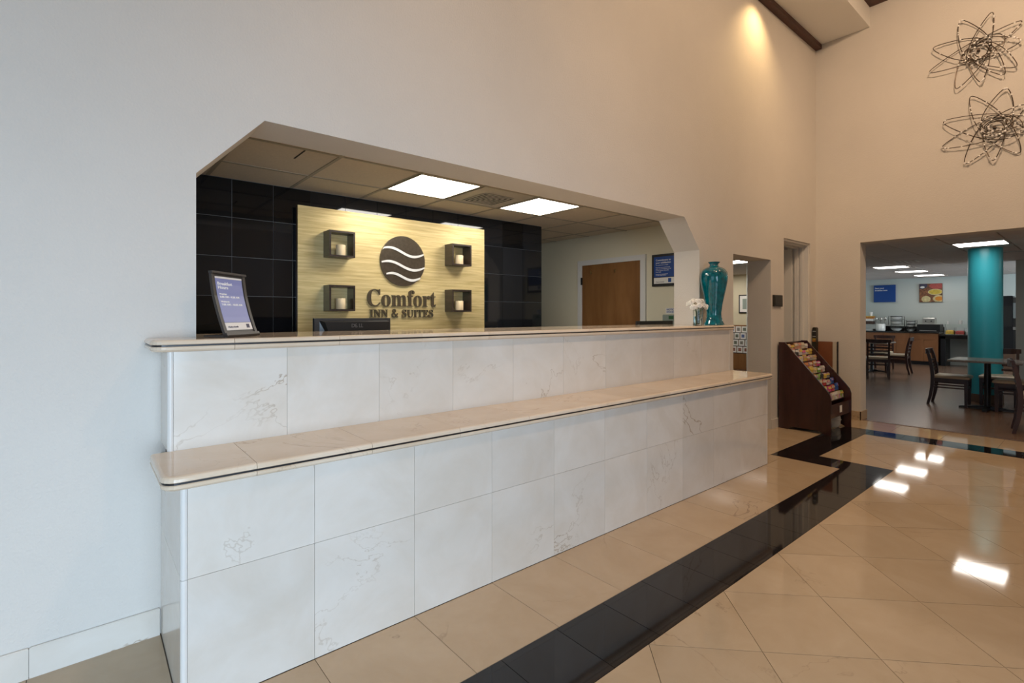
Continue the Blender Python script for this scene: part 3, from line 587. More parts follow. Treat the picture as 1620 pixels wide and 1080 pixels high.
GL = {"C":[0.468,[[0.257,-0.011,0.224,-0.009,0.193,-0.003,0.164,0.006,0.137,0.02,0.113,0.037,0.091,0.056,0.072,0.079,0.056,0.104,0.043,0.132,0.034,0.162,0.028,0.194,0.026,0.228,0.028,0.262,0.034,0.294,0.043,0.323,0.056,0.351,0.072,0.376,0.092,0.399,0.114,0.418,0.139,0.435,0.166,0.448,0.195,0.458,0.226,0.464,0.259,0.465,0.283,0.464,0.309,0.459,0.337,0.451,0.367,0.44,0.388,0.435,0.399,0.437,0.408,0.443,0.415,0.452,0.419,0.465,0.437,0.465,0.437,0.308,0.42,0.308,0.407,0.338,0.392,0.364,0.375,0.387,0.356,0.407,0.335,0.423,0.313,0.434,0.29,0.441,0.265,0.443,0.212,0.43,0.174,0.389,0.151,0.321,0.144,0.226,0.152,0.138,0.177,0.074,0.219,0.036,0.278,0.024,0.298,0.025,0.318,0.029,0.338,0.035,0.358,0.045,0.377,0.056,0.395,0.071,0.412,0.087,0.428,0.106,0.447,0.089,0.409,0.045,0.365,0.014,0.314,-0.005]]],"o":[0.336,[[0.169,-0.01,0.147,-0.009,0.127,-0.005,0.108,0.002,0.09,0.011,0.074,0.023,0.06,0.037,0.048,0.053,0.038,0.07,0.029,0.089,0.024,0.11,0.02,0.131,0.019,0.154,0.02,0.177,0.024,0.199,0.029,0.219,0.038,0.239,0.048,0.256,0.06,0.272,0.074,0.286,0.09,0.297,0.108,0.306,0.127,0.313,0.147,0.317,0.168,0.318,0.189,0.317,0.209,0.313,0.228,0.307,0.245,0.298,0.261,0.286,0.275,0.273,0.287,0.257,0.298,0.24,0.306,0.221,0.312,0.2,0.316,0.178,0.317,0.154,0.316,0.13,0.312,0.108,0.306,0.088,0.298,0.069,0.287,0.051,0.275,0.036,0.261,0.022,0.245,0.011,0.228,0.002,0.21,-0.005,0.19,-0.009],[0.169,0.011,0.182,0.013,0.193,0.018,0.202,0.027,0.209,0.039,0.217,0.081,0.22,0.154,0.219,0.194,0.217,0.227,0.213,0.253,0.208,0.271,0.201,0.283,0.192,0.292,0.181,0.297,0.169,0.299,0.155,0.297,0.144,0.292,0.135,0.283,0.128,0.271,0.123,0.253,0.12,0.227,0.118,0.194,0.117,0.154,0.12,0.082,0.128,0.039,0.135,0.027,0.144,0.018,0.155,0.013]]],"m":[0.554,[[0.018,0.0,0.018,0.016,0.027,0.017,0.035,0.019,0.041,0.022,0.045,0.026,0.048,0.031,0.051,0.037,0.052,0.046,0.052,0.056,0.052,0.253,0.046,0.284,0.041,0.288,0.036,0.291,0.028,0.293,0.019,0.294,0.019,0.31,0.146,0.31,0.146,0.265,0.166,0.288,0.188,0.305,0.212,0.315,0.237,0.318,0.268,0.315,0.292,0.304,0.31,0.286,0.32,0.261,0.341,0.286,0.364,0.304,0.39,0.315,0.418,0.318,0.455,0.312,0.482,0.292,0.498,0.258,0.504,0.212,0.504,0.056,0.51,0.026,0.514,0.022,0.52,0.019,0.527,0.017,0.536,0.016,0.536,0.0,0.377,0.0,0.377,0.016,0.386,0.017,0.393,0.019,0.399,0.022,0.403,0.026,0.41,0.056,0.41,0.217,0.404,0.258,0.4,0.264,0.394,0.268,0.387,0.27,0.377,0.271,0.363,0.269,0.349,0.263,0.337,0.252,0.324,0.237,0.324,0.056,0.331,0.026,0.335,0.022,0.34,0.019,0.347,0.017,0.356,0.016,0.356,0.0,0.199,0.0,0.199,0.016,0.208,0.017,0.215,0.019,0.221,0.022,0.225,0.026,0.232,0.056,0.232,0.217,0.226,0.258,0.222,0.264,0.216,0.268,0.209,0.27,0.199,0.271,0.184,0.269,0.17,0.262,0.158,0.251,0.146,0.235,0.146,0.056,0.152,0.027,0.156,0.022,0.162,0.019,0.169,0.017,0.177,0.016,0.177,0.0]]],"f":[0.213,[[0.015,0.0,0.015,0.016,0.04,0.022,0.05,0.035,0.052,0.073,0.052,0.277,0.016,0.277,0.016,0.31,0.052,0.31,0.052,0.353,0.054,0.378,0.06,0.4,0.071,0.419,0.085,0.436,0.102,0.448,0.123,0.457,0.147,0.463,0.174,0.465,0.194,0.464,0.212,0.46,0.227,0.454,0.24,0.446,0.25,0.436,0.257,0.425,0.262,0.413,0.263,0.4,0.263,0.389,0.26,0.381,0.257,0.373,0.252,0.367,0.246,0.362,0.239,0.358,0.232,0.356,0.224,0.355,0.216,0.356,0.208,0.358,0.201,0.361,0.195,0.365,0.191,0.37,0.187,0.376,0.185,0.383,0.185,0.391,0.193,0.42,0.196,0.426,0.197,0.433,0.196,0.437,0.193,0.441,0.188,0.443,0.18,0.443,0.171,0.442,0.163,0.44,0.157,0.436,0.153,0.43,0.148,0.39,0.148,0.31,0.203,0.31,0.203,0.277,0.148,0.277,0.148,0.065,0.148,0.051,0.15,0.04,0.153,0.032,0.158,0.026,0.164,0.021,0.173,0.018,0.185,0.017,0.199,0.016,0.199,0.0]]],"r":[0.287,[[0.018,0.0,0.018,0.016,0.027,0.017,0.035,0.019,0.041,0.022,0.045,0.026,0.048,0.03,0.051,0.037,0.052,0.046,0.052,0.056,0.052,0.252,0.052,0.263,0.051,0.273,0.049,0.28,0.046,0.285,0.042,0.289,0.037,0.291,0.029,0.293,0.02,0.293,0.021,0.31,0.146,0.31,0.146,0.252,0.155,0.267,0.165,0.28,0.176,0.292,0.187,0.301,0.199,0.309,0.21,0.314,0.222,0.317,0.233,0.318,0.246,0.317,0.258,0.315,0.267,0.31,0.275,0.304,0.282,0.296,0.286,0.287,0.289,0.277,0.289,0.266,0.289,0.257,0.287,0.248,0.283,0.241,0.278,0.234,0.272,0.229,0.265,0.225,0.257,0.223,0.248,0.222,0.24,0.223,0.233,0.224,0.227,0.227,0.222,0.231,0.207,0.25,0.203,0.254,0.199,0.257,0.194,0.259,0.189,0.26,0.182,0.259,0.175,0.255,0.168,0.25,0.162,0.241,0.156,0.231,0.152,0.22,0.15,0.207,0.149,0.192,0.149,0.056,0.15,0.045,0.152,0.037,0.155,0.03,0.159,0.025,0.165,0.022,0.173,0.019,0.184,0.017,0.197,0.016,0.197,0.0]]],"t":[0.228,[[0.124,-0.009,0.105,-0.008,0.089,-0.004,0.076,0.002,0.066,0.01,0.058,0.022,0.053,0.036,0.049,0.052,0.048,0.071,0.048,0.279,0.02,0.279,0.02,0.3,0.088,0.369,0.129,0.424,0.144,0.424,0.144,0.31,0.208,0.31,0.208,0.279,0.144,0.279,0.144,0.082,0.149,0.051,0.152,0.046,0.157,0.043,0.162,0.041,0.168,0.04,0.179,0.042,0.189,0.049,0.198,0.06,0.206,0.075,0.222,0.066,0.205,0.033,0.182,0.009,0.155,-0.005]]],"I":[0.26,[[0.013,0.0,0.013,0.017,0.029,0.02,0.042,0.023,0.053,0.027,0.061,0.032,0.067,0.039,0.072,0.049,0.074,0.061,0.075,0.075,0.075,0.387,0.074,0.401,0.072,0.412,0.068,0.421,0.063,0.427,0.055,0.432,0.045,0.435,0.031,0.437,0.013,0.439,0.013,0.455,0.244,0.455,0.244,0.439,0.228,0.437,0.214,0.435,0.204,0.432,0.196,0.427,0.19,0.421,0.186,0.412,0.183,0.401,0.183,0.387,0.183,0.077,0.187,0.044,0.19,0.039,0.194,0.034,0.2,0.03,0.206,0.026,0.246,0.017,0.246,0.0]]],"N":[0.493,[[0.403,-0.011,0.107,0.35,0.107,0.079,0.108,0.062,0.11,0.049,0.113,0.038,0.119,0.031,0.126,0.026,0.136,0.021,0.15,0.019,0.167,0.017,0.167,0.0,0.018,0.0,0.018,0.017,0.054,0.023,0.06,0.026,0.065,0.03,0.068,0.035,0.071,0.041,0.076,0.079,0.076,0.388,0.036,0.433,0.018,0.439,0.018,0.455,0.156,0.455,0.391,0.169,0.391,0.377,0.386,0.414,0.383,0.42,0.379,0.425,0.375,0.429,0.369,0.431,0.331,0.439,0.331,0.455,0.48,0.455,0.48,0.439,0.464,0.437,0.45,0.434,0.44,0.43,0.433,0.425,0.428,0.417,0.425,0.407,0.422,0.393,0.422,0.377,0.422,-0.011]]],"S":[0.39,[[0.043,-0.011,0.043,0.158,0.062,0.158,0.072,0.124,0.083,0.094,0.096,0.07,0.111,0.05,0.129,0.034,0.149,0.024,0.172,0.017,0.197,0.015,0.215,0.016,0.231,0.02,0.245,0.027,0.257,0.036,0.266,0.047,0.273,0.06,0.277,0.074,0.279,0.089,0.275,0.11,0.265,0.129,0.248,0.146,0.225,0.16,0.163,0.191,0.135,0.205,0.112,0.221,0.092,0.236,0.077,0.253,0.065,0.27,0.056,0.289,0.051,0.309,0.05,0.332,0.051,0.352,0.054,0.37,0.06,0.387,0.067,0.403,0.077,0.417,0.088,0.429,0.101,0.44,0.115,0.449,0.131,0.457,0.148,0.462,0.166,0.465,0.185,0.466,0.229,0.461,0.282,0.448,0.291,0.446,0.3,0.445,0.307,0.446,0.313,0.45,0.318,0.457,0.32,0.466,0.339,0.466,0.339,0.319,0.322,0.319,0.293,0.385,0.248,0.429,0.235,0.436,0.222,0.441,0.208,0.444,0.194,0.445,0.178,0.443,0.163,0.44,0.151,0.434,0.14,0.426,0.131,0.417,0.125,0.406,0.121,0.394,0.12,0.38,0.121,0.368,0.124,0.356,0.129,0.346,0.137,0.336,0.189,0.303,0.253,0.273,0.317,0.233,0.328,0.222,0.337,0.211,0.344,0.2,0.35,0.188,0.359,0.133,0.358,0.112,0.354,0.093,0.348,0.075,0.339,0.058,0.328,0.043,0.314,0.029,0.298,0.018,0.281,0.008,0.261,-0.0,0.24,-0.006,0.217,-0.009,0.192,-0.01,0.158,-0.008,0.126,0.001,0.098,0.009,0.085,0.012,0.069,0.007,0.061,-0.011]]],"U":[0.492,[[0.248,-0.013,0.205,-0.01,0.168,-0.002,0.138,0.01,0.114,0.029,0.096,0.052,0.083,0.081,0.076,0.115,0.073,0.155,0.073,0.379,0.072,0.394,0.07,0.406,0.066,0.416,0.061,0.424,0.053,0.429,0.043,0.434,0.03,0.437,0.015,0.439,0.015,0.455,0.24,0.455,0.24,0.439,0.202,0.432,0.196,0.429,0.192,0.425,0.188,0.421,0.185,0.415,0.181,0.379,0.181,0.14,0.182,0.112,0.186,0.088,0.193,0.068,0.203,0.051,0.216,0.039,0.232,0.029,0.252,0.024,0.275,0.022,0.326,0.031,0.363,0.056,0.385,0.099,0.392,0.159,0.392,0.378,0.391,0.393,0.389,0.406,0.385,0.416,0.379,0.423,0.371,0.429,0.36,0.433,0.346,0.437,0.328,0.439,0.328,0.455,0.474,0.455,0.474,0.439,0.46,0.436,0.448,0.432,0.439,0.427,0.433,0.421,0.428,0.414,0.425,0.404,0.423,0.392,0.422,0.378,0.422,0.181,0.42,0.133,0.412,0.092,0.398,0.058,0.38,0.032,0.356,0.013,0.325,-0.002,0.29,-0.01]]],"T":[0.423,[[0.092,0.0,0.092,0.017,0.109,0.018,0.123,0.021,0.134,0.025,0.142,0.031,0.148,0.039,0.152,0.05,0.155,0.064,0.156,0.081,0.156,0.433,0.149,0.433,0.124,0.431,0.102,0.426,0.082,0.416,0.065,0.403,0.051,0.387,0.041,0.367,0.033,0.344,0.029,0.318,0.011,0.318,0.011,0.455,0.41,0.455,0.41,0.317,0.394,0.317,0.381,0.368,0.357,0.404,0.319,0.426,0.269,0.433,0.263,0.433,0.263,0.081,0.264,0.063,0.267,0.049,0.271,0.038,0.276,0.03,0.284,0.025,0.296,0.021,0.31,0.018,0.328,0.017,0.328,0.0]]],"E":[0.442,[[0.014,0.0,0.014,0.017,0.03,0.018,0.044,0.02,0.055,0.024,0.062,0.03,0.068,0.037,0.072,0.048,0.074,0.062,0.075,0.078,0.075,0.369,0.074,0.389,0.072,0.405,0.068,0.417,0.062,0.425,0.054,0.431,0.044,0.435,0.031,0.438,0.016,0.439,0.016,0.455,0.399,0.455,0.399,0.32,0.383,0.32,0.378,0.349,0.369,0.373,0.356,0.392,0.34,0.406,0.32,0.417,0.295,0.424,0.266,0.429,0.232,0.43,0.2,0.428,0.195,0.427,0.191,0.424,0.188,0.421,0.186,0.417,0.183,0.388,0.183,0.246,0.193,0.246,0.214,0.247,0.232,0.252,0.247,0.259,0.259,0.269,0.269,0.282,0.277,0.3,0.283,0.321,0.288,0.345,0.304,0.345,0.304,0.118,0.287,0.118,0.273,0.181,0.267,0.192,0.259,0.201,0.251,0.208,0.241,0.213,0.185,0.222,0.183,0.222,0.183,0.067,0.183,0.056,0.185,0.047,0.188,0.04,0.192,0.035,0.198,0.032,0.206,0.029,0.217,0.028,0.23,0.028,0.313,0.039,0.33,0.045,0.345,0.053,0.358,0.063,0.371,0.075,0.411,0.143,0.43,0.143,0.402,0.0]]],"&":[0.491,[[0.187,-0.007,0.154,-0.005,0.125,0.002,0.099,0.013,0.077,0.028,0.059,0.046,0.046,0.069,0.038,0.095,0.036,0.125,0.037,0.149,0.043,0.172,0.051,0.191,0.063,0.208,0.139,0.266,0.099,0.318,0.091,0.332,0.085,0.348,0.082,0.364,0.081,0.382,0.083,0.406,0.089,0.426,0.099,0.444,0.114,0.459,0.132,0.471,0.153,0.48,0.177,0.485,0.204,0.487,0.23,0.485,0.252,0.48,0.272,0.472,0.289,0.46,0.303,0.445,0.313,0.427,0.318,0.407,0.32,0.383,0.319,0.363,0.314,0.344,0.305,0.327,0.293,0.312,0.224,0.258,0.354,0.133,0.382,0.181,0.401,0.24,0.461,0.24,0.434,0.16,0.392,0.095,0.49,0.0,0.41,0.0,0.352,0.056,0.281,0.011,0.261,0.003,0.238,-0.002,0.214,-0.006],[0.188,0.293,0.245,0.336,0.252,0.347,0.258,0.358,0.261,0.37,0.262,0.383,0.261,0.395,0.258,0.405,0.253,0.415,0.246,0.423,0.237,0.43,0.227,0.435,0.215,0.438,0.202,0.439,0.189,0.438,0.177,0.435,0.166,0.43,0.156,0.424,0.148,0.416,0.143,0.406,0.139,0.395,0.138,0.383,0.139,0.371,0.142,0.36,0.146,0.349,0.151,0.338],[0.189,0.046,0.209,0.047,0.229,0.049,0.246,0.054,0.263,0.06,0.314,0.093,0.175,0.229,0.118,0.185,0.109,0.173,0.103,0.16,0.099,0.144,0.097,0.127,0.099,0.109,0.104,0.094,0.111,0.08,0.122,0.068,0.136,0.058,0.151,0.051,0.169,0.047]]]}
def glyph_mesh(ch, sx, sz, depth):
    c = bpy.data.curves.new('g', 'CURVE'); c.dimensions = '2D'; c.fill_mode = 'BOTH'; c.extrude = depth/2
    for L in GL[ch][1]:
        n = len(L)//2; sp = c.splines.new('POLY'); sp.points.add(n-1); sp.use_cyclic_u = True
        for i in range(n): sp.points[i].co = (L[2*i], L[2*i+1], 0, 1)
    o = bpy.data.objects.new('g', c); COL.objects.link(o)
    me = bpy.data.meshes.new_from_object(o.evaluated_get(bpy.context.evaluated_depsgraph_get()))
    bpy.data.objects.remove(o)
    for v in me.vertices: v.co = (v.co.x*sx, -v.co.z, v.co.y*sz)
    return me
def sign_line(txt, x0, x1, zb, sz, y, space=.22):
    adv = sum(GL[c][0] if c != ' ' else space for c in txt); sx = (x1-x0)/adv; x = x0
    for c in txt:
        if c == ' ': x += space*sx; continue
        me = glyph_mesh(c, sx, sz, .016); me.materials.append(M['bronze_letter'])
        o = link('letter', me, sg, Vector((x, y, zb))-wloc(sg)); x += GL[c][0]*sx
sign_line('Comfort', 1.965, 2.70, 1.464, .335, SY-.009)
sign_line('INN & SUITES', 1.995, 2.672, 1.363, .155, SY-.009)
# shadow-box shelves with candles
BX = [(1.578, 1.805, 1.873, 2.094, 'upper left'), (1.578, 1.805, 1.417, 1.636, 'lower left'), (2.812, 3.048, 1.876, 2.090, 'upper right'), (2.812, 3.048, 1.416, 1.636, 'lower right')]
for x0, x1, z0, z1, wh in BX:
    yb, yf, t = SY-.001, 4.12, .016
    b = thing('shadow_box', 'dark brown open square wall shelf at the %s of the gold sign board' % wh, 'shelf', ((x0+x1)/2, yb, z0), 'candle shelves on the gold board')
    part('bottom', MB().box(x0, x1, yf, yb, z0, z0+t), 'espresso', b); part('top', MB().box(x0, x1, yf, yb, z1-t, z1), 'espresso', b)
    part('side', MB().box(x0, x0+t, yf, yb, z0+t, z1-t), 'espresso', b); part('side', MB().box(x1-t, x1, yf, yb, z0+t, z1-t), 'espresso', b)
    cx, cy = (x0+x1)/2+.01, 4.185
    c = thing('candle', 'ivory pillar candle standing in the %s dark wall shelf of the gold board' % wh, 'candle', (cx, cy, z0+t), 'pillar candles on the wall shelves')
    part('wax', MB().lathe([(.040, 0), (.042, .003), (.042, .090), (.040, .093), (.034, .092), (.030, .086)], cx, cy, z0+t, 24), 'candle', c)
    part('wick', MB().tube([(cx, cy, z0+t+.084), (cx+.002, cy, z0+t+.094), (cx+.004, cy, z0+t+.099)], .0015, 5), 'iron', c)

# ================================================================ THINGS IN THE RECEPTION
desk = thing('work_desk', 'low work desk behind the marble reception counter', 'desk', (2.6, 3.3, 0))
part('worktop', MB().box(.2, 5.1, 3.03, 3.5, .74, .78), 'dark_plastic', desk)
for x in (.25, 2.6, 5.02): part('leg', MB().box(x, x+.04, 3.06, 3.48, 0, .74), 'dark_plastic', desk)
mon = thing('monitor', 'black computer monitor seen from behind at the left of the counter', 'monitor', (1.44, 3.2, .78))
x0, x1, zt, zb = 1.140, 1.676, 1.362, 1.02
part('shell', MB().hexa([(x0, 3.23, zb), (x1, 3.23, zb), (x1, 3.262, zb), (x0, 3.262, zb), (x0, 3.23, zt), (x1, 3.23, zt), (x1, 3.262, zt), (x0, 3.262, zt)]), 'dark_plastic', mon)
bulge = part('back_bulge', MB().loft([[(x0+.03, 3.231, zb+.02), (x1-.03, 3.231, zb+.02), (x1-.03, 3.231, zt-.015), (x0+.03, 3.231, zt-.015)],
      [(x0+.13, 3.195, zb+.12), (x1-.10, 3.195, zb+.12), (x1-.025, 3.195, zt-.024), (x0+.055, 3.195, zt-.024)]][::1]), 'black_plastic', mon)
part('screen', MB().box(x0+.015, x1-.015, 3.262, 3.264, zb+.02, zt-.02), 'print_dark', mon)
part('stand', MB().box(1.38, 1.44, 3.23, 3.27, .79, 1.1), 'black_plastic', mon); part('stand_base', MB().box(1.30, 1.52, 3.14, 3.36, .781, .795), 'black_plastic', mon)
tilt = math.radians(-24)
text_part('logo', 'D', .034, 'logo_grey', bulge, lambda u, v, w: (1.372+u, 3.193-w, 1.302+v), .0006)
text_part('logo', 'E', .034, 'logo_grey', bulge, lambda u, v, w: (1.396+(u-.01)*math.cos(.35)-(v-.012)*math.sin(.35)+.010, 3.193-w, 1.314+(u-.01)*math.sin(.35)+(v-.012)*math.cos(.35)), .0006)
text_part('logo', 'LL', .034, 'logo_grey', bulge, lambda u, v, w: (1.424+u*.9, 3.193-w, 1.302+v), .0006)
m2 = thing('monitor', 'black monitor edge behind the right end of the counter, below the blue poster', 'monitor', (4.83, 3.16, .78))
part('shell', MB().box(4.525, 5.16, 3.15, 3.185, .98, 1.318), 'black_plastic', m2)
part('bezel', MB().box(4.52, 5.165, 3.185, 3.195, .975, 1.3185), 'dark_plastic', m2)
part('stand', MB().box(4.80, 4.86, 3.15, 3.185, .79, .98), 'black_plastic', m2); part('stand_base', MB().box(4.73, 4.93, 3.08, 3.28, .781, .795), 'black_plastic', m2)
# framed blue poster, notice and small control panel on the right wall
ps = thing('framed_poster', 'black framed blue notice poster on the grey wall right of the wooden door', 'poster', (5.27, 3.23, 1.9))
ya, yb, za, zb = 2.985, 3.483, 1.722, 2.098
part('frame', MB().box(5.255, 5.279, ya, yb, za, zb), 'black_plastic', ps)
blue = part('print', MB().box(5.251, 5.256, ya+.03, yb-.03, 1.83, zb-.03), 'poster_blue', ps, 'blue printed area'); whit = part('print', MB().box(5.251, 5.256, ya+.03, yb-.03, za+.03, 1.822), 'card_white', ps, 'white printed band')
def pfn(y0, z0): return lambda u, v, w: (5.2505-w, y0-u, z0+v)
text_part('lettering', 'Commitment to\nyour satisfaction', .030, 'print_white', blue, pfn(yb-.055, 2.018), .0004)
for k, (zz, s) in enumerate(((1.965, 'Our guarantee is simple'), (1.937, 'If you are not satisfied with'), (1.919, 'your accommodations or our'), (1.901, 'service, please advise the'), (1.883, 'front desk.'), (1.858, 'Satisfaction guaranteed'), (1.845, 'or your stay is free.'))):
    text_part('lettering', s, .017, 'print_white', blue, pfn(yb-.055, zz))
text_part('lettering', 'Choice hotels', .020, 'print_dark', whit, pfn(yb-.055, 1.765))
part('emblem', MB().box(5.2505, 5.252, 3.225, 3.265, 1.765, 1.812), 'poster_blue', whit)
nt_ = thing('paper_notice', 'small white printed notice on the wall above the grey-green control box', 'notice', (5.279, 3.25, 1.43))
part('sheet', MB().box(5.276, 5.2795, 3.16, 3.312, 1.398, 1.464), 'card_white', nt_)
text_part('lettering', 'NOTICE', .030, 'poster_blue', nt_, lambda u, v, w: (5.2757-w, 3.30-u, 1.436+v), .0008)
for zz in (1.422, 1.408): text_part('lettering', 'guests please sign in', .012, 'poster_blue', nt_, lambda u, v, w, zz=zz: (5.2757-w, 3.30-u, zz+v), .0003)
cb = thing('control_box', 'grey-green wall control box with green screen right of the door', 'control panel', (5.27, 3.24, 1.3))
part('housing', MB().cham(5.24, 5.279, 3.12, 3.33, 1.22, 1.388, .006), 'panel_greygreen', cb); part('screen', MB().box(5.237, 5.241, 3.19, 3.25, 1.335, 1.372), 'green_screen', cb)

def troffer(x, y, z, lab, mat, fr, s=.305, group='recessed ceiling light panels'):
    t = thing('ceiling_light', lab, 'light', (x, y, z), group)
    f = MB()
    for a, b, c, d in ((-s, s, -s, -s+.03), (-s, s, s-.03, s), (-s, -s+.03, -s+.03, s-.03), (s-.03, s, -s+.03, s-.03)): f.box(x+a, x+b, y+c, y+d, z-.002, z+.02)
    part('frame', f, fr, t); part('diffuser', MB().box(x-s+.03, x+s-.03, y-s+.03, y+s-.03, z+.002, z+.012), mat, t)
troffer(1.94+.305, 3.565, 2.44, 'lit square ceiling panel above the counter, left of the air vent', 'lamp_white', 'tee')
troffer(3.16+.305, 3.565, 2.44, 'lit square ceiling panel above the counter, right of the air vent', 'lamp_white', 'tee')
v = thing('ceiling_vent', 'square louvred air vent between the two lit ceiling panels', 'vent', (2.855, 3.565, 2.44))
part('plate', MB().box(2.562, 3.148, 3.272, 3.858, 2.446, 2.46), 'vent_white', v)
cx, cy = 2.875, 3.625
part('recess', MB().box(cx-.165, cx+.165, cy-.165, cy+.165, 2.441, 2.447), 'vent_dark', v)
for k in range(5):
    r0 = .176-.036*k; r1 = r0-.013
    f = MB()
    for a, b, c, d in ((-r0, r0, -r0, -r1), (-r0, r0, r1, r0), (-r0, -r1, -r1, r1), (r1, r0, -r1, r1)): f.box(cx+a, cx+b, cy+c, cy+d, 2.4385, 2.4412)
    part('louvre', f, 'vent_white', v)

# ================================================================ ON THE COUNTER
bl = Vector((.478, 2.455, 1.287)); u_ = Vector((.191, .197, 0)).normalized(); l_ = Vector((-u_.y, u_.x, 0))
ss = thing('counter_sign', 'curved brown stand with blue breakfast hours card on counter top', 'sign', bl)
PR = [(0, 0), (.03, .012), (.095, .034), (.18, .057), (.24, .067), (.292, .072)]
def cur(t, off=0):     # t 0..1 along the curve
    zt_ = t*.292
    for (a, b), (c, d) in zip(PR[:-1], PR[1:]):
        if zt_ <= c+1e-9: 
            k = (zt_-a)/(c-a); 
            sl = (d-b)/(c-a); dd = b+k*(d-b); break
    nrm = Vector((-l_.x, -l_.y, sl)).normalized()
    return bl+l_*dd+Vector((0, 0, zt_))+nrm*off
def sheet(u0, u1, t0, t1, off, th):
    n = 8; rs = []
    for i in range(n+1):
        t = t0+(t1-t0)*i/n
        a, b = cur(t, off), cur(t, off-th)
        rs.append([a+u_*u0, a+u_*u1, b+u_*u1, b+u_*u0])
    return MB().loft(rs)
WS = .252
part('back_plate', sheet(0, WS, 0.01, 1, 0, .006), 'sign_frame', ss)
part('side_rail', sheet(0, .020, .01, 1, .006, .006), 'sign_frame', ss); part('side_rail', sheet(WS-.020, WS, .01, 1, .006, .006), 'sign_frame', ss)
part('top_bar', sheet(-.004, WS+.003, .965, 1.0, .012, .018), 'sign_frame', ss); part('bottom_bar', sheet(0, WS+.004, 0.0, .05, .012, .02), 'sign_frame', ss)
part('foot', MB().loft([[bl+u_*a+l_*b+Vector((0, 0, z)) for a, b in ((0, -.012), (WS, -.012), (WS, .10), (0, .10))] for z in (0, .008)]), 'sign_frame', ss)
cblue = part('card', sheet(.026, WS-.026, .215, .895, .0035, .003), 'card_blue', ss, 'blue printed upper card'); cwhite = part('card', sheet(.026, WS-.026, .095, .21, .0035, .003), 'card_white', ss, 'white lower band of the card')
part('card', sheet(.026, WS-.026, .897, .925, .0035, .003), 'card_white', ss)
def sfn(u0, t0): return lambda u, v, w: cur(min(1, t0+v/.292), .004+w)+u_*(u0+u*1.5)
text_part('lettering', 'Breakfast', .0195, 'print_white', cblue, sfn(.036, .795), .0004); text_part('lettering', 'Hours', .0195, 'print_white', cblue, sfn(.036, .735), .0004)
text_part('lettering', 'Weekday:', .009, 'print_white', cblue, sfn(.040, .645), .0004); text_part('lettering', '6:00 AM - 9:30 AM', .0125, 'print_white', cblue, sfn(.040, .595), .0003)
text_part('lettering', 'Weekends:', .009, 'print_white', cblue, sfn(.040, .525), .0004); text_part('lettering', '7:00 AM - 10:00 AM', .0125, 'print_white', cblue, sfn(.040, .475), .0003)
text_part('lettering', 'Choice hotels', .009, 'print_dark', cwhite, sfn(.040, .135), .0003)
part('emblem', sheet(.182, .206, .125, .185, .0042, .001), 'print_dark', cwhite)

vs = single('teal_vase', MB().lathe([(.0, 0), (.092, 0), (.096, .006), (.082, .035), (.070, .075), (.068, .12), (.078, .20), (.096, .29), (.113, .37), (.123, .43), (.1265, .475), (.121, .515), (.103, .545), (.076, .562), (.050, .572), (.040, .583), (.039, .596), (.052, .612), (.056, .618), (.050, .620), (.034, .612), (.030, .58)], 0, 0, 0, 40, False, False),
            'vase_teal', 'tall glossy teal glass vase at the right end of the upper counter', 'vase', (4.80, 2.482, 1.285))
vs.data.transform(Matrix.Translation((4.80, 2.482, 1.285)))
fx, fy = 4.437, 2.45
fv = thing('glass_vase', 'clear glass vase of white flowers beside the tall teal vase', 'vase', (fx, fy, 1.285))
part('body', MB().lathe([(0, 0), (.038, 0), (.043, .006), (.041, .05), (.041, .10), (.045, .15), (.0425, .151), (.0385, .10), (.0385, .012), (0, .010)], fx, fy, 1.285, 24, False, False), 'glass', fv)
part('water', MB().lathe([(0, .0105), (.0380, .0115), (.0382, .085), (0, .085)], fx, fy, 1.285, 20, False, False), 'glass', fv)
fl = [(0, -.05, .185, .034), (-.055, -.045, .182, .032), (.05, -.05, .175, .033), (-.095, -.01, .168, .036), (.095, -.02, .170, .034), (-.03, -.02, .222, .040), (.045, -.015, .222, .040), (-.075, .02, .212, .038), (.085, .03, .215, .038), (.0, .045, .228, .040), (.04, .06, .20, .035), (-.05, .06, .20, .035)]
FLAB = ['middle of the lower front row', 'left of the lower front row', 'right of the lower front row', 'far left of the bunch', 'far right of the bunch', 'left of the two large top ones', 'right of the two large top ones', 'upper left, behind the front row', 'upper right, near the teal vase', 'centre back, topmost', 'back right, half hidden', 'back left, half hidden']
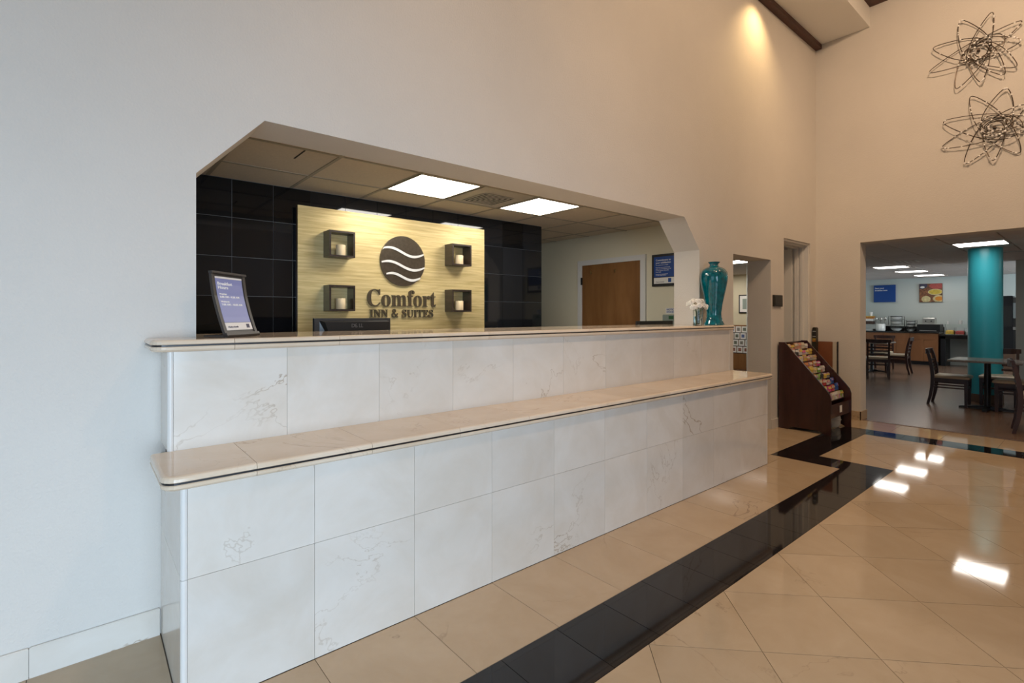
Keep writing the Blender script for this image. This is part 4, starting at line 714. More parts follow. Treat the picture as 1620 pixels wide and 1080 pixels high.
for k, (a, b, h, r) in enumerate(fl):
    c = Vector((fx+a*1.05, fy+b*1.05, 1.285+h*1.02)); t = thing('white_flower', 'white flower in the glass vase, ' + FLAB[k], 'flower', (fx+a*.12, fy+b*.12, 1.298), 'white flowers in the glass vase')
    nrm = Vector((a, b-.02, .06)).normalized(); q = nrm.to_track_quat('Z', 'Y'); mb = MB()
    for ring, (rr, hh, n) in enumerate(((r*.86, .000, 11), (r*.62, .009, 9), (r*.36, .015, 6))):
        for i in range(n):
            an = 2*PI*(i+.5*ring)/n; wd = rr*.36
            d = Vector((math.cos(an), math.sin(an), 0)); s_ = Vector((-math.sin(an), math.cos(an), 0))
            pts = [d*rr*.1+Vector((0,0,hh)), d*rr*.62+s_*wd+Vector((0,0,hh+.006)), d*rr+s_*wd*.35+Vector((0,0,hh+.001)), d*rr-s_*wd*.35+Vector((0,0,hh+.001)), d*rr*.62-s_*wd+Vector((0,0,hh+.006))]
            mb.add([c+q@p for p in pts]+[c+q@(p-Vector((0,0,.003))) for p in pts], [(0,1,2,3,4), (9,8,7,6,5), (0,5,6,1), (1,6,7,2), (2,7,8,3), (3,8,9,4), (4,9,5,0)])
    part('blossom', mb, 'petal', t)
    part('center', MB().sphere(c+q@Vector((0,0,.013)), r*.2, 8, 5), 'petal', t)
    part('stem', MB().tube([c-nrm*.002, Vector((fx+a*.22, fy+b*.22, 1.285+.13)), Vector((fx+a*.12, fy+b*.12, 1.2985))], .0025, 5), 'stem', t)
pl = thing('wall_plate', 'dark square plate on the wall between the two doorways', 'wall plate', (6.61, W, 1.55))
part('plate', MB().cham(6.49, 6.735, W-.022, W-.0005, 1.487, 1.628, .004), 'plate_brown', pl); part('panel', MB().box(6.51, 6.715, W-.025, W-.021, 1.505, 1.61), 'plate_brown', pl)

# ================================================================ BROCHURE RACK
rk = thing('brochure_rack', 'dark mahogany stepped brochure rack on the floor in the corner by the doorway', 'rack', (6.98, 2.33, 0))
prof = [(2.598, 0.0), (2.598, 1.05), (2.53, 1.05), (2.10, .535), (2.055, .475), (2.04, .42), (2.04, 0.0), (2.10, 0), (2.16, .035), (2.45, .035), (2.50, 0)]
for xa, nm in ((6.615, 0), (7.315, 1)): part('side_panel', MB().prism(prof, xa, xa+.022, 'x'), 'rack_wood', rk)
part('back_panel', MB().box(6.637, 7.315, 2.575, 2.598, .05, 1.045), 'rack_wood', rk)
part('front_rail', MB().box(6.637, 7.315, 2.052, 2.07, .205, .335), 'rack_wood', rk); part('bottom_board', MB().box(6.637, 7.315, 2.05, 2.575, .185, .204), 'rack_wood', rk)
part('sticker', MB().box(6.955, 7.03, 2.0505, 2.0522, .225, .305), 'card_white', rk, 'small white sticker')
NT = 9
def tier(k): return (2.105+.050*k, .37+.071*k)      # y of the front lip, z of the shelf
for k in range(NT):
    y, z = tier(k)
    part('tier', MB().box(6.6375, 7.3145, y, y+.042, z-.008, z).box(6.6375, 7.3145, y-.005, y, z-.008, z+.018 if k else z), 'rack_wood', rk)
BC = [('orange', (.62, .24, .05)), ('yellow', (.66, .48, .07)), ('white', (.66, .64, .60)), ('pink', (.62, .06, .26)), ('green', (.22, .45, .06)), ('red', (.52, .05, .05)), ('blue', (.04, .12, .42)), ('cream', (.60, .52, .38)), ('black', (.03, .03, .03)), ('grey', (.32, .34, .33)), ('salmon', (.62, .28, .20))]
BM = {}
for nme, col in BC:
    m, nt, b = new_mat('brochure_'+nme); b.inputs['Roughness'].default_value = .35
    geo = nd(nt, 'ShaderNodeNewGeometry'); oi = nd(nt, 'ShaderNodeObjectInfo')
    n = nd(nt, 'ShaderNodeTexVoronoi', voronoi_dimensions='4D'); n.inputs['Scale'].default_value = 26
    ml = nd(nt, 'ShaderNodeMath', operation='MULTIPLY'); ml.inputs[1].default_value = 40; nt.links.new(oi.outputs['Random'], ml.inputs[0])
    nt.links.new(geo.outputs['Position'], n.inputs['Vector']); nt.links.new(ml.outputs[0], n.inputs['W'])
    hs = nd(nt, 'ShaderNodeHueSaturation'); hs.inputs['Saturation'].default_value = .8; nt.links.new(n.outputs['Color'], hs.inputs['Color']); hs.inputs['Value'].default_value = .55
    sep = nd(nt, 'ShaderNodeSeparateColor'); nt.links.new(n.outputs['Color'], sep.inputs[0])
    gt = nd(nt, 'ShaderNodeMath', operation='GREATER_THAN'); gt.inputs[1].default_value = .78; nt.links.new(sep.outputs[0], gt.inputs[0])
    mx = nd(nt, 'ShaderNodeMix', data_type='RGBA'); mx.inputs[6].default_value = c4(col); nt.links.new(hs.outputs[0], mx.inputs[7]); nt.links.new(gt.outputs[0], mx.inputs[0])
    nt.links.new(mx.outputs[2], b.inputs['Base Color']); BM[nme] = m
layout = [  # per tier from the bottom, left to right
 ['white', 'black', 'cream', 'white', 'cream', 'green'], ['cream', 'yellow', 'pink', 'red', 'blue'], ['yellow', 'grey', 'red', 'white', 'blue'], ['grey', 'orange', 'green', 'black', 'yellow', 'grey'],
 ['white', 'yellow', 'cream', 'green', 'white'], ['grey', 'orange', 'salmon', 'orange', 'pink'], ['pink', 'white', 'yellow', 'orange', 'grey', 'cream'], ['orange', 'black', 'white', 'pink', 'white', 'yellow'], ['yellow', 'orange', 'salmon', 'salmon', 'cream', 'white']]
ordn = ['first', 'second', 'third', 'fourth', 'fifth', 'sixth', 'seventh', 'eighth', 'ninth']
for k, cols in enumerate(layout):
    y, z = tier(k); n = len(cols); wd = .66/n
    for i, cname in enumerate(cols):
        xa = 6.647+wd*i+random.uniform(.002, .008); xb = xa+min(wd-.012, random.uniform(.088, .118)); h = random.uniform(.070, .100); th = random.uniform(.008, .022)
        y0 = y+.003; ln = .010
        b = thing('brochure_stack', '%s brochures, %s from left, on the %s tier of the rack counted from below' % (cname, ordn[i], ordn[k]), 'brochure', ((xa+xb)/2, y0+.01, z+.0005), 'brochures in the mahogany rack')
        z += 0
        part('stack', MB().hexa([(xa, y0+.001, z+.0005), (xb, y0+.001, z+.0005), (xb, y0+th, z+.0005), (xa, y0+th, z+.0005), (xa, y0+ln, z+h), (xb, y0+ln, z+h), (xb, y0+ln+th, z+h), (xa, y0+ln+th, z+h)]), BM[cname], b)
        part('cover', MB().hexa([(xa+.004, y0-.0002, z+h*.62), (xb-.004, y0-.0002, z+h*.62), (xb-.004, y0+ln*.62+.002, z+h*.62), (xa+.004, y0+ln*.62+.002, z+h*.62), (xa+.004, y0+ln*.86-.002, z+h*.9), (xb-.004, y0+ln*.86-.002, z+h*.9), (xb-.004, y0+ln*.9+.002, z+h*.9), (xa+.004, y0+ln*.9+.002, z+h*.9)]), BM[random.choice(['white', 'yellow', 'cream', cname])], b)
tb = thing('plastic_tub', 'off-white rounded plastic tub on the floor under the brochure rack', 'tub', (7.19, 2.28, 0))
part('body', MB().loft([[(7.19+a*math.cos(t)*(abs(math.cos(t))**-.35 if abs(math.cos(t)) > .05 else 1)*.9, 2.28+b*math.sin(t), z) for t in [2*PI*i/28 for i in range(28)]] for a, b, z in ((.088, .14, .002), (.102, .16, .03), (.104, .165, .12), (.099, .155, .15), (.073, .115, .170), (.03, .05, .176))], smooth=True), 'tub', tb)
part('rim', MB().loft([[(7.19+a*math.cos(t)*(abs(math.cos(t))**-.35 if abs(math.cos(t)) > .05 else 1)*.9, 2.28+b*math.sin(t), z) for t in [2*PI*i/28 for i in range(28)]] for a, b, z in ((.105, .166, .085), (.109, .171, .09), (.109, .171, .1), (.105, .166, .105))], smooth=True), 'tub', tb)
# board leaning on the right wall behind the rack, and the round-topped dark holder in the corner
bd = thing('leaning_board', 'red-brown board with rounded corner and beige edge behind the brochure rack', 'board', (7.84, 2.45, 0))
def rr(y0, y1, z0, z1, r):
    p = [(y1, z0), (y1, z1-r)]+[(y1-r+r*math.cos(a), z1-r+r*math.sin(a)) for a in [i*PI/2/6 for i in range(7)]]
    p += [(y0+r-r*math.sin(a), z1-r+r*math.cos(a)) for a in [i*PI/2/6 for i in range(7)]]+[(y0, z0)]
    return p
part('panel', MB().prism(rr(2.395, 2.575, .002, 1.02, .02), 7.835, 7.86, 'x'), 'board_wood', bd)
part('edge_band', MB().prism(rr(2.345, 2.394, .002, 1.022, .022), 7.83, 7.862, 'x'), 'beige_edge', bd)
part('edge_strip', MB().prism(rr(2.333, 2.344, .002, 1.024, .005), 7.828, 7.864, 'x'), 'iron', bd)
hd_ = thing('literature_holder', 'narrow dark round-topped holder with orange strips in the corner behind the rack', 'holder', (7.79, 2.58, 0))
part('body', MB().prism(rr(2.563, 2.607, .002, 1.215, .02), 7.74, 7.82, 'x'), 'plate_brown', hd_)
for z, mt in ((1.02, 'orange_food'), (1.045, 'yellow_food'), (1.08, 'steel'), (1.115, 'dark_plastic'), (1.15, 'steel')):
    part('strip', MB().box(7.735, 7.741, 2.565, 2.605, z, z+.016), mt, hd_)

# ================================================================ WALL SCULPTURES
def sculpture(y0, z0, tips, lab, ph):
    t = thing('wire_sculpture', lab, 'wall art', (XR-.002, y0, z0), 'bronze wire flower sculptures on the right wall')
    beads = MB(); rnd = random.Random(ph)
    for a, b in tips:
        L = math.hypot(a, b); ux, uz = a/L, b/L; wd = L*rnd.uniform(.20, .28); off = rnd.uniform(.02, .05); back = -L*rnd.uniform(.10, .55)
        pts = []
        for i in range(32):
            an = 2*PI*i/32
            r = back+(L-back)*(.5+.5*math.cos(an)); s = wd*math.sin(an)*(1-.45*math.cos(an))
            pts.append((XR-.012-off-.02*math.cos(an+ph), y0+ux*r-uz*s, z0+uz*r+ux*s))
        part('wire_loop', MB().tube(pts, .0044, 6, True), 'wire', t)
        for i in range(32):
            if rnd.random() < .24:
                p = pts[i]; beads.sphere(p, rnd.uniform(.009, .014), 8, 5)
            elif rnd.random() < .1:
                p = pts[i]; q = pts[(i+1) % 32]; beads.sphere(((p[0]+q[0])/2, (p[1]+q[1])/2, (p[2]+q[2])/2), .009, 8, 5)
    o = part('bead', beads, 'bead', t); o['kind'] = 'stuff'
    part('mount', MB().box(XR-.06, XR-.0005, y0-.012, y0+.012, z0-.012, z0+.012), 'wire', t)
sculpture(.965, 4.392, [(-.115, .361), (.145, .388), (-.343, .167), (-.336, -.049), (-.305, -.312), (-.212, -.366), (-.025, -.377), (.18, -.387), (.425, -.107), (.388, .17)], 'upper of two bronze wire flower sculptures high on the right wall', 1)
sculpture(.835, 3.476, [(-.095, .396), (.19, .403), (-.234, .173), (-.30, .02), (-.249, -.105), (-.196, -.331), (.008, -.371), (.242, -.35), (.445, -.111), (.427, .183)], 'lower of two bronze wire flower sculptures, above the breakfast opening', 2)
# ================================================================ HALL BEHIND THE DOORWAY
HX = 13.3
hp = thing('framed_picture', 'small framed picture on the cream hall wall seen through the doorway', 'picture', (HX, 5.95, 1.67))
part('frame', MB().box(HX-.03, HX-.001, 5.68, 6.19, 1.43, 1.905), 'iron', hp); part('mat', MB().box(HX-.034, HX-.029, 5.71, 6.16, 1.46, 1.875), 'card_white', hp); part('image', MB().box(HX-.036, HX-.033, 5.78, 6.09, 1.53, 1.80), 'panel_greygreen', hp)
hr = thing('postcard_rack', 'wooden postcard rack against the hall wall seen through the doorway', 'rack', (HX-.2, 6.2, 0))
part('base', MB().box(HX-.40, HX-.005, 5.75, 6.75, 0, .40), 'door_wood', hr); part('back_panel', MB().box(HX-.03, HX-.005, 5.75, 6.75, .40, 1.12), 'door_wood', hr)
CS = []
for k, (z, x) in enumerate(((.42, HX-.36), (.59, HX-.26), (.76, HX-.18), (.93, HX-.10))):
    part('shelf', MB().box(x-.02, HX-.03, 5.76, 6.74, z-.02, z), 'espresso', hr)
    CS.append((z, x))
PMs = [plain('postcard_image_%d' % i, c, .4, var=.6, vscale=25) for i, c in enumerate(((.10, .14, .30), (.30, .12, .09), (.14, .16, .13), (.22, .20, .18)))]
nth = ['leftmost', 'second', 'third', 'fourth', 'fifth', 'sixth']
for k, (z, x) in enumerate(CS):
    for i in range(6):
        ya = 6.70-.155*i
        t = thing('postcard', 'white postcard, %s from left on the %s shelf of the hall rack from below' % (nth[i], ordn[k]), 'postcard', (x, ya-.065, z), 'postcards on the hall rack')
        part('card', MB().box(x, x+.004, ya-.135, ya, z+.0005, z+.155), 'card_white', t); part('image', MB().box(x-.002, x+.0005, ya-.105, ya-.03, z+.04, z+.12), random.choice(PMs), t)
troffer(7.6, 6.3, 2.427, 'added lit ceiling panel brightening the hall, hidden from the lobby', 'lamp_white', 'tee')  # extra panel added only to brighten the hall
troffer(12.3, 6.3, 2.427, 'added lit ceiling panel brightening the hall, above the postcard rack', 'lamp_white', 'tee')  # another panel added for its light on the hall's far end
troffer(9.98, 4.75, 2.427, 'lit ceiling panel in the hall seen through the left doorway', 'lamp_white', 'tee')

# ================================================================ BREAKFAST ROOM
cl = thing('round_column', 'round teal painted column with brown base in the breakfast room', 'column', (11.15, 1.29, 0))
part('shaft', MB().lathe([(.205, .13), (.205, 2.445)], 11.15, 1.29, 0, 48), 'column', cl); part('base', MB().lathe([(.214, 0.001), (.214, .115), (.207, .13)], 11.15, 1.29, 0, 48), 'wood_base', cl)
for (x, y), n in zip(DL, ('lit ceiling panel in front of the teal column', 'nearest of the three lit ceiling panels in a row left of the teal column', 'middle of the three lit ceiling panels in a row left of the teal column', 'farthest of the three lit ceiling panels in a row left of the teal column')):
    troffer(x, y, 2.4415, n, 'lamp_cool', 'tee_dark', group='breakfast room ceiling lights')
for q, (x, y) in enumerate(((12.2, -1.19), (14.6, 0.03-2), (17.0, -1.19), (15.8, -1.9), (10.37, -1.19))): troffer(x, y, 2.4415, 'added ceiling panel out of sight that brightens the breakfast room, %s' % ordn[q], 'lamp_cool', 'tee_dark', group='breakfast room ceiling lights')  # unseen panels added to raise the light level of the breakfast room
t = thing('air_diffuser', 'thin white slot diffuser on the ceiling beside the teal column', 'vent', (11.95, 1.05, 2.44))
part('frame', MB().box(11.90, 12.0, .70, 1.25, 2.432, 2.444), 'white_trim', t); part('slot', MB().box(11.94, 11.96, .72, 1.23, 2.430, 2.433), 'vent_dark', t)
t = thing('ceiling_vent', 'small square vent in the breakfast room ceiling left of the teal column', 'vent', (12.6, 2.6, 2.44))
part('frame', MB().box(12.42, 12.78, 2.40, 2.76, 2.434, 2.444), 'white_trim', t)
for k in range(4): part('louvre', MB().box(12.46, 12.74, 2.44+.08*k, 2.48+.08*k, 2.428, 2.4345), 'tee_dark', t)
t = thing('sprinkler_head', 'small ceiling sprinkler by the lit panels of the breakfast room', 'sprinkler', (14.9, 3.2, 2.44))
part('escutcheon', MB().lathe([(.05, -.004), (.05, 0.003), (.0, .003)], 14.9, 3.2, 2.441, 16), 'white_trim', t); part('deflector', MB().lathe([(.03, -.055), (.03, -.05), (.008, -.045), (.008, -.004)], 14.9, 3.2, 2.441, 12), 'steel', t)

def chair_proto(lab, loc, rz):
    t = thing('dining_chair', lab, 'chair', loc, 'ladder-back chairs in the breakfast room', rz)
    # local frame: front towards -y, origin on the floor below the seat middle
    def lp(name, mb, mat): 
        return link(name, mb.mesh(name, mat), t)
    for s in (-1, 1):
        x = s*.185
        lp('front_leg', MB().loft([[(x-.016, -.196, 0), (x+.016, -.196, 0), (x+.016, -.164, 0), (x-.016, -.164, 0)], [(x-.021, -.205, .415), (x+.021, -.205, .415), (x+.021, -.16, .415), (x-.021, -.16, .415)]]), 'chair_wood')
        rings = []
        for z, yy, h in ((0, .255, .017), (.15, .222, .020), (.30, .203, .022), (.44, .197, .023), (.60, .213, .022), (.74, .240, .020), (.845, .268, .018)):
            rings.append([(x-.017, yy-h, z), (x+.017, yy-h, z), (x+.017, yy+h, z), (x-.017, yy+h, z)])
        lp('back_post', MB().loft(rings), 'chair_wood')
        lp('side_apron', MB().box(x-.011, x+.011, -.165, .182, .36, .415), 'chair_wood')
        for z in (.275, .315): lp('side_stretcher', MB().box(x-.008, x+.008, -.168, .188, z-.010, z+.010), 'chair_wood')
    lp('front_apron', MB().box(-.165, .165, -.195, -.172, .36, .415), 'chair_wood'); lp('rear_apron', MB().box(-.168, .168, .186, .206, .36, .415), 'chair_wood')
    lp('front_stretcher', MB().box(-.168, .168, -.190, -.174, .255, .285), 'chair_wood')
    rings = []
    for z, d in ((.416, .004), (.424, 0), (.446, 0), (.458, .012), (.463, .035)):
        rings.append([(-.212+d, -.222+d, z), (.212-d, -.222+d, z), (.212-d, -.10, z), (.196-d, .180-d*.2, z), (-.196+d, .180-d*.2, z), (-.212+d, -.10, z)])
    lp('seat', MB().loft(rings, smooth=False), 'seat_vinyl')
    for z, yy, h in ((.525, .207, .017), (.600, .216, .017), (.675, .229, .017)):
        lp('slat', MB().loft([[(x, yy+.022*(1-(x/.17)**2)+a, z+b) for a, b in ((-.007, -h), (.007, -h), (.007, h), (-.007, h))] for x in (-.17, -.085, 0, .085, .17)]), 'chair_wood')
    lp('top_rail', MB().loft([[(x, yy+a, z+b*(1+.25*(1-(x/.22)**2))) for a, b in ((-.012, -.034), (.012, -.034), (.014, .034), (-.010, .034))] for x, yy, z in ((-.222, .262, .822), (-.11, .285, .815), (0, .292, .812), (.11, .285, .815), (.222, .262, .822))]), 'chair_wood')
    return t
def face(dx, dy): return math.atan2(dx, -dy)      # heading for a front direction
c0 = chair_proto('dark ladder-back chair at the left side of the near dining table', (10.36, 1.57, 0.001), face(.03, -1))
for lab, x, y, dx, dy in (
   ('dark ladder-back chair at the far side of the near dining table, facing the lobby', 10.86, 1.10, -1, -.03),
   ('dark ladder-back chair tucked under the right side of the near dining table', 10.22, .86, .02, 1),
   ('dark ladder-back chair at the right edge, nearest to the lobby floor', 8.62, .50, .12, -1),
   ('dark ladder-back chair seen from behind by the left jamb of the breakfast opening', 13.55, 3.28, .96, .28),
   ('dark ladder-back chair right of the far table, turned to the brown cabinets', 14.95, 3.24, -.05, 1),
   ('dark ladder-back chair behind the far table, in front of the brown cabinets', 15.75, 3.72, -1, -.05)):
    c = copy_tree(c0); c.location = (x, y, .001); c.rotation_euler = (0, 0, face(dx, dy)); c['label'] = lab
def table(lab, x, y, h, s):
    t = thing('dining_table', lab, 'table', (x, y, 0.001), 'breakfast room tables')
    part('tabletop', MB().loft([[(x+a*(s-d), y+b*(s-d), z) for a, b in ((-1, -1), (1, -1), (1, 1), (-1, 1))] for z, d in ((h-.03, .006), (h-.024, 0), (h-.006, 0), (h, .006))]), 'table_top', t)
    part('column', MB().lathe([(.045, .03), (.038, .08), (.038, h-.05), (.055, h-.045)], x, y, 0, 18), 'iron', t)
    part('top_plate', MB().box(x-.16, x+.16, y-.16, y+.16, h-.045, h-.03), 'iron', t)
    for dx, dy in ((1, 0), (-1, 0), (0, 1), (0, -1)):
        px, py = -dy, dx
        rings = [[(x+dx*r+px*w, y+dy*r+py*w, z0), (x+dx*r-px*w, y+dy*r-py*w, z0), (x+dx*r-px*w, y+dy*r-py*w, z1), (x+dx*r+px*w, y+dy*r+py*w, z1)] for r, w, z0, z1 in ((.0, .035, .012, .06), (.15, .030, .012, .045), (.29, .025, .006, .028), (.31, .026, .001, .022))]
        part('foot', MB().loft(rings), 'iron', t)
    return t
table('near grey-topped dining table on a black pedestal by the teal column', 10.2, 1.155, .73, .385)
table('far dining table behind the left jamb, in front of the brown cabinets', 14.9, 3.72, .73, .385)

# buffet cabinets along the far wall
bx0 = 17.97
for k in range(3):
    ya = 3.0+.61*k; yb = ya+.61
    t = thing('base_cabinet', '%s cherry laminate base cabinet of the buffet counted from the right' % ordn[k], 'cabinet', (18.28, (ya+yb)/2, 0.001), 'buffet base cabinets')
    part('carcass', MB().box(bx0+.02, 18.595, ya+.001, yb-.001, .10, .875), 'cabinet', t); part('toe_kick', MB().box(bx0+.06, 18.595, ya+.001, yb-.001, .001, .10), 'iron', t)
    part('drawer_front', MB().box(bx0, bx0+.02, ya+.004, yb-.004, .70, .87), 'cabinet', t)
    for q in range(2): part('door', MB().box(bx0, bx0+.02, ya+.004+.303*q, ya+.301+.303*q, .105, .692), 'cabinet', t)
wt = thing('worktop', 'black worktop with low backsplash on the brown buffet cabinets', 'worktop', (18.28, 3.96, .877))
part('slab', MB().cham(bx0-.03, 18.598, 2.97, 4.835, .877, .917, .006), 'counter_black', wt); part('backsplash', MB().box(18.57, 18.598, 2.97, 4.835, .917, 1.05), 'counter_black', wt)
tb2 = thing('side_counter', 'lower black side counter with open knee space right of the buffet', 'counter', (18.28, 2.25, 0.001))
part('top', MB().cham(bx0-.03, 18.598, 1.98, 2.965, .81, .85, .006), 'counter_black', tb2); part('apron', MB().box(bx0, bx0+.02, 2.0, 2.95, .74, .81), 'counter_black', tb2)
for y in (2.85, 2.0): part('end_panel', MB().box(bx0, 18.59, y, y+.10, .001, .81), 'iron', tb2)
def at(y): return y
CT = .9175
# cereal dispenser
t = thing('cereal_dispenser', 'clear cereal dispenser with orange and dark cereal at the left end of the buffet', 'dispenser', (18.25, 4.63, CT))
part('stand', MB().box(18.10, 18.42, 4.50, 4.76, CT, CT+.05).box(18.36, 18.42, 4.50, 4.76, CT+.05, CT+.42), 'steel', t)
part('hopper', MB().box(18.12, 18.35, 4.51, 4.75, CT+.19, CT+.28), 'dark_food', t); part('hopper', MB().box(18.12, 18.35, 4.51, 4.75, CT+.285, CT+.35), 'card_white', t); part('hopper', MB().box(18.12, 18.35, 4.51, 4.75, CT+.352, CT+.41), 'orange_food', t)
part('lid', MB().box(18.11, 18.36, 4.505, 4.755, CT+.412, CT+.43), 'yellow_food', t)
single('paper_cup', MB().lathe([(.0, 0), (.036, 0), (.046, .115), (.048, .118), (.044, .118), (.036, .01)], 18.24, 4.58, CT+.431, 16, False, False), 'china', 'white paper cups standing on the cereal dispenser', 'cup', (18.24, 4.58, CT+.431))
# crock with ladles
t = thing('utensil_crock', 'white crock holding serving ladles left of the bowls on the buffet', 'crock', (18.2, 4.335, CT))
part('body', MB().lathe([(.0, 0), (.105, 0), (.118, .02), (.118, .19), (.110, .20), (.104, .19), (.10, .02)], 18.2, 4.335, CT, 24, False, False), 'china', t)
for a, b, h in ((-.02, .11, .36), (.02, .0, .35), (.02, -.10, .37)):
    l = thing('ladle', {.36: 'steel ladle leaning left in the white crock', .35: 'steel ladle upright in the white crock', .37: 'steel ladle leaning right in the white crock'}[h], 'ladle', (18.2, 4.335, CT+.02), 'ladles in the white crock')
    e = (18.2+a, 4.335+b, CT+h-.06)
    part('handle', MB().tube([(18.2, 4.335+b*.3, CT+.03), e], .006, 6), 'steel', l)
    part('bowl', MB().sphere((e[0]-.01, e[1], e[2]+.045), .05, 12, 7, (.6, 1, 1)), 'steel', l)
def bowl(lab, x, y, z, r, h):
    t = thing('serving_bowl', lab, 'bowl', (x, y, z), 'white bowls of the buffet')
    part('rim', MB().lathe([(r*.985, h-.018), (r*1.012, h-.018), (r*1.012, h+.002), (r*.975, h+.002)], x, y, z, 28, False, False), 'iron', t, 'dark rim')
    part('body', MB().lathe([(0, 0), (r*.45, 0), (r*.5, .006), (r*.78, h*.4), (r*.95, h*.8), (r, h-.004), (r, h), (r*.96, h), (r*.9, h*.78), (r*.73, h*.4), (r*.4, .014), (0, .012)], x, y, z, 28, False, False), 'china', t)
def bowl_rack(lab, x, y, r, hs, labs):
    t = thing('bowl_rack', lab, 'rack', (x, y, CT))
    zs = hs
    for yy in (y-r*1.08, y+r*1.08):
        part('post', MB().tube([(x+.12, yy, CT+.004), (x+.12, yy, CT+zs[-1]+.09), (x-.12, yy, CT+zs[-1]+.09), (x-.12, yy, CT+zs[1]-.02)], .006, 6), 'iron', t)
    for z in zs[1:]:
        part('ring', MB().tube([(x+r*.55*math.cos(q), y+r*.55*math.sin(q), CT+z) for q in [2*PI*i/20 for i in range(20)]], .005, 6, True), 'iron', t)
        part('cross_bar', MB().tube([(x+.12, y-r*1.08, CT+z), (x+.12, y+r*1.08, CT+z)], .005, 6), 'iron', t)
    for z, lb in zip(zs, labs): bowl(lb, x, y, CT+z+(.006 if z else 0), r*.95, r*.62)
bowl_rack('black wire rack with three wide bowls left of the smaller bowl rack', 18.25, 3.97, .145, (0, .20, .33), ('lowest of the three wide white bowls', 'middle of the three wide white bowls', 'top of the three wide white bowls'))
bowl_rack('black wire rack with three small bowls between wide bowls and toaster', 18.25, 3.64, .108, (0, .125, .215), ('lowest of the three small white bowls', 'middle of the three small white bowls', 'top of the three small white bowls'))
t = thing('warming_unit', 'low black warming unit under the toaster on the buffet', 'warmer', (18.3, 3.22, CT))
part('body', MB().cham(18.10, 18.55, 2.985, 3.47, CT, CT+.20, .01), 'iron', t); part('front_strip', MB().box(18.094, 18.1005, 3.06, 3.42, CT+.02, CT+.04), 'steel', t)
part('top_tray', MB().cham(18.10, 18.55, 3.0, 3.45, CT+.2005, CT+.222, .006), 'steel', t)
t = thing('toaster', 'chrome four-slice toaster on the black warming unit', 'toaster', (18.3, 3.24, CT+.2225))
part('body', MB().loft([[(18.18, 3.11, z), (18.44, 3.11, z), (18.44, 3.37, z), (18.18, 3.37, z)] if d == 0 else [(18.18+d, 3.11+d, z), (18.44-d, 3.11+d, z), (18.44-d, 3.37-d, z), (18.18+d, 3.37-d, z)] for z, d in ((CT+.2225, 0), (CT+.36, 0), (CT+.385, .012), (CT+.39, .03))]), 'steel', t)
for y in (3.155, 3.265): part('slot', MB().box(18.20, 18.42, y, y+.06, CT+.3885, CT+.392), 'iron', t)
for y in (3.18, 3.30): part('knob', MB().box(18.165, 18.181, y-.014, y+.014, CT+.275, CT+.303), 'iron', t)
ST = .8505
t = thing('condiment_organizer', 'clear acrylic organizer of condiment packets right of the toaster', 'organizer', (18.25, 2.6, ST))
part('case', MB().box(18.10, 18.40, 2.28, 2.90, ST, ST+.012).box(18.10, 18.40, 2.89, 2.90, ST, ST+.19).box(18.10, 18.40, 2.28, 2.29, ST, ST+.19).box(18.10, 18.40, 2.48, 2.485, ST, ST+.19).box(18.10, 18.40, 2.69, 2.695, ST, ST+.19), 'glass', t)
part('lid', MB().box(18.16, 18.40, 2.28, 2.90, ST+.19, ST+.28), 'glass', t)
for ya, yb, mt, h in ((2.70, 2.885, 'yellow_food', .12), (2.49, 2.685, 'red_food', .11), (2.295, 2.475, 'card_white', .12)):
    part('packets', MB().cham(18.13, 18.38, ya+.01, yb-.01, ST+.013, ST+h, .03), mt, t)
single('paper_cup', MB().lathe([(0, 0), (.034, 0), (.045, .10), (.047, .104), (.042, .104), (.034, .01)], 18.27, 2.59, ST+.281, 16, False, False), 'china', 'white paper cups standing on the clear condiment organizer', 'cup', (18.27, 2.59, ST+.281))
single('salt_shaker', MB().lathe([(0, 0), (.022, 0), (.02, .06), (.022, .064), (.018, .08), (0, .084)], 18.2, 2.84, ST+.281, 12, False, False), 'china', 'small white shaker on the left end of the condiment organizer', 'shaker', (18.2, 2.84, ST+.281))
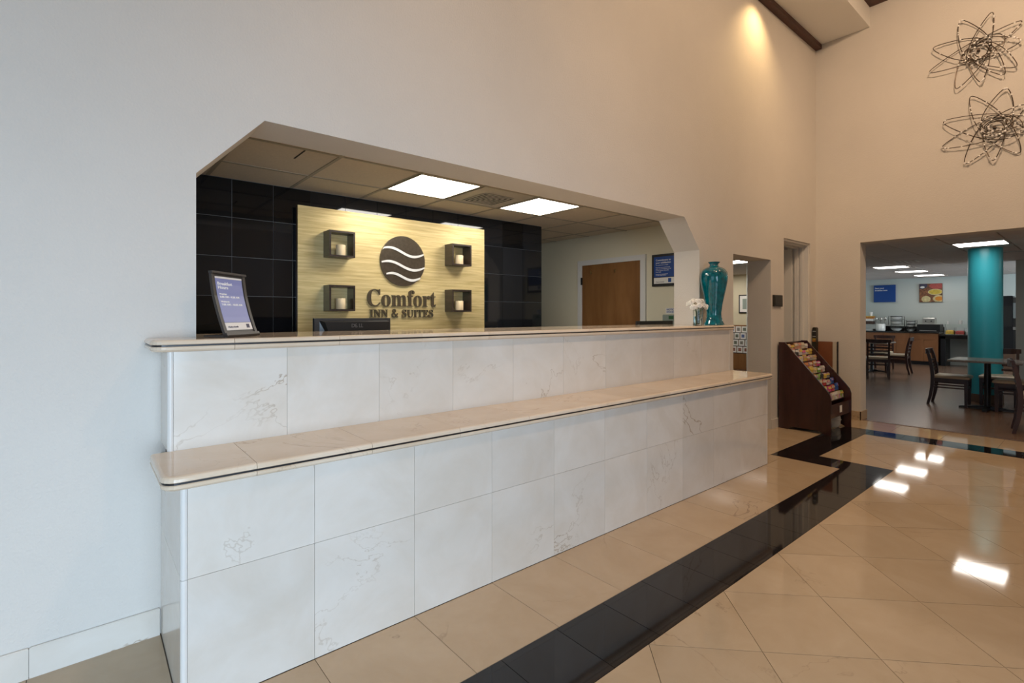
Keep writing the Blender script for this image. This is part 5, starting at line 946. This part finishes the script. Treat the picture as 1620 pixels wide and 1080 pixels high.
# wall signs
t = thing('wall_poster', 'square blue panel with white words on the far breakfast wall', 'poster', (18.6, 4.32, 2.02))
part('panel', MB().box(18.55, 18.599, 4.06, 4.585, 1.765, 2.272), 'poster_blue', t)
text_part('lettering', 'Start your', .055, 'print_white', t, lambda u, v, w: (18.549-w, 4.555-u, 2.165+v), .001); text_part('lettering', 'breakfast here', .052, 'print_white', t, lambda u, v, w: (18.549-w, 4.555-u, 2.10+v), .001)
t = thing('food_picture', 'square picture of breakfast food on the far wall left of the teal column', 'picture', (18.6, 3.26, 2.0))
FP = plain('photo_browns', (.17, .065, .025), .5, var=.85, vscale=18)
part('canvas', MB().box(18.55, 18.599, 3.01, 3.51, 1.745, 2.268), FP, t)
def disc(y, z, ry, rz, mt, lv, name, y0=3.015, y1=3.505, z0=1.75, z1=2.263):
    p = [(min(max(y+ry*math.cos(q), y0), y1), min(max(z+rz*math.sin(q), z0), z1)) for q in [2*PI*i/24 for i in range(24)]]
    part(name, MB().prism(p, 18.5498-lv, 18.5502, 'x'), mt, t)
YEL = plain('photo_yellow', (.55, .40, .04), .5, var=.3, vscale=15); CRM = plain('photo_cream', (.55, .47, .24), .5, var=.3, vscale=20); ORG = plain('photo_orange', (.60, .22, .02), .5)
disc(3.46, 2.22, .13, .10, 'print_dark', .0005, 'image_shape'); disc(3.13, 2.20, .16, .09, 'red_food', .0006, 'image_shape')
disc(3.44, 2.17, .05, .03, 'card_white', .0010, 'image_shape'); disc(3.36, 1.83, .10, .09, CRM, .0007, 'image_shape')
disc(3.16, 2.03, .16, .085, CRM, .0009, 'image_shape'); disc(3.16, 2.03, .14, .065, YEL, .0013, 'image_shape')
disc(3.08, 1.84, .13, .10, CRM, .0014, 'image_shape'); disc(3.08, 1.84, .085, .065, ORG, .0018, 'image_shape')
# beverage machine behind the column
t = thing('beverage_machine', 'tall black beverage machine on a brown cabinet right of the teal column', 'drink machine', (17.8, 1.62, 0.001))
part('cabinet', MB().box(17.5, 18.1, 1.38, 1.9, .001, .46), 'wood_base', t); part('body', MB().cham(17.52, 18.05, 1.535, 1.86, .4605, 1.85, .02), 'iron', t)
part('top_arm', MB().box(17.50, 17.9, 1.43, 1.534, 1.68, 1.80), 'dark_plastic', t); part('dispenser_panel', MB().box(17.505, 17.521, 1.56, 1.83, 1.1, 1.6), 'black_plastic', t); part('spout', MB().box(17.47, 17.53, 1.49, 1.534, 1.02, 1.09), 'steel', t)
part('drip_side', MB().box(17.55, 17.95, 1.44, 1.534, .4605, 1.30), 'black_plastic', t)
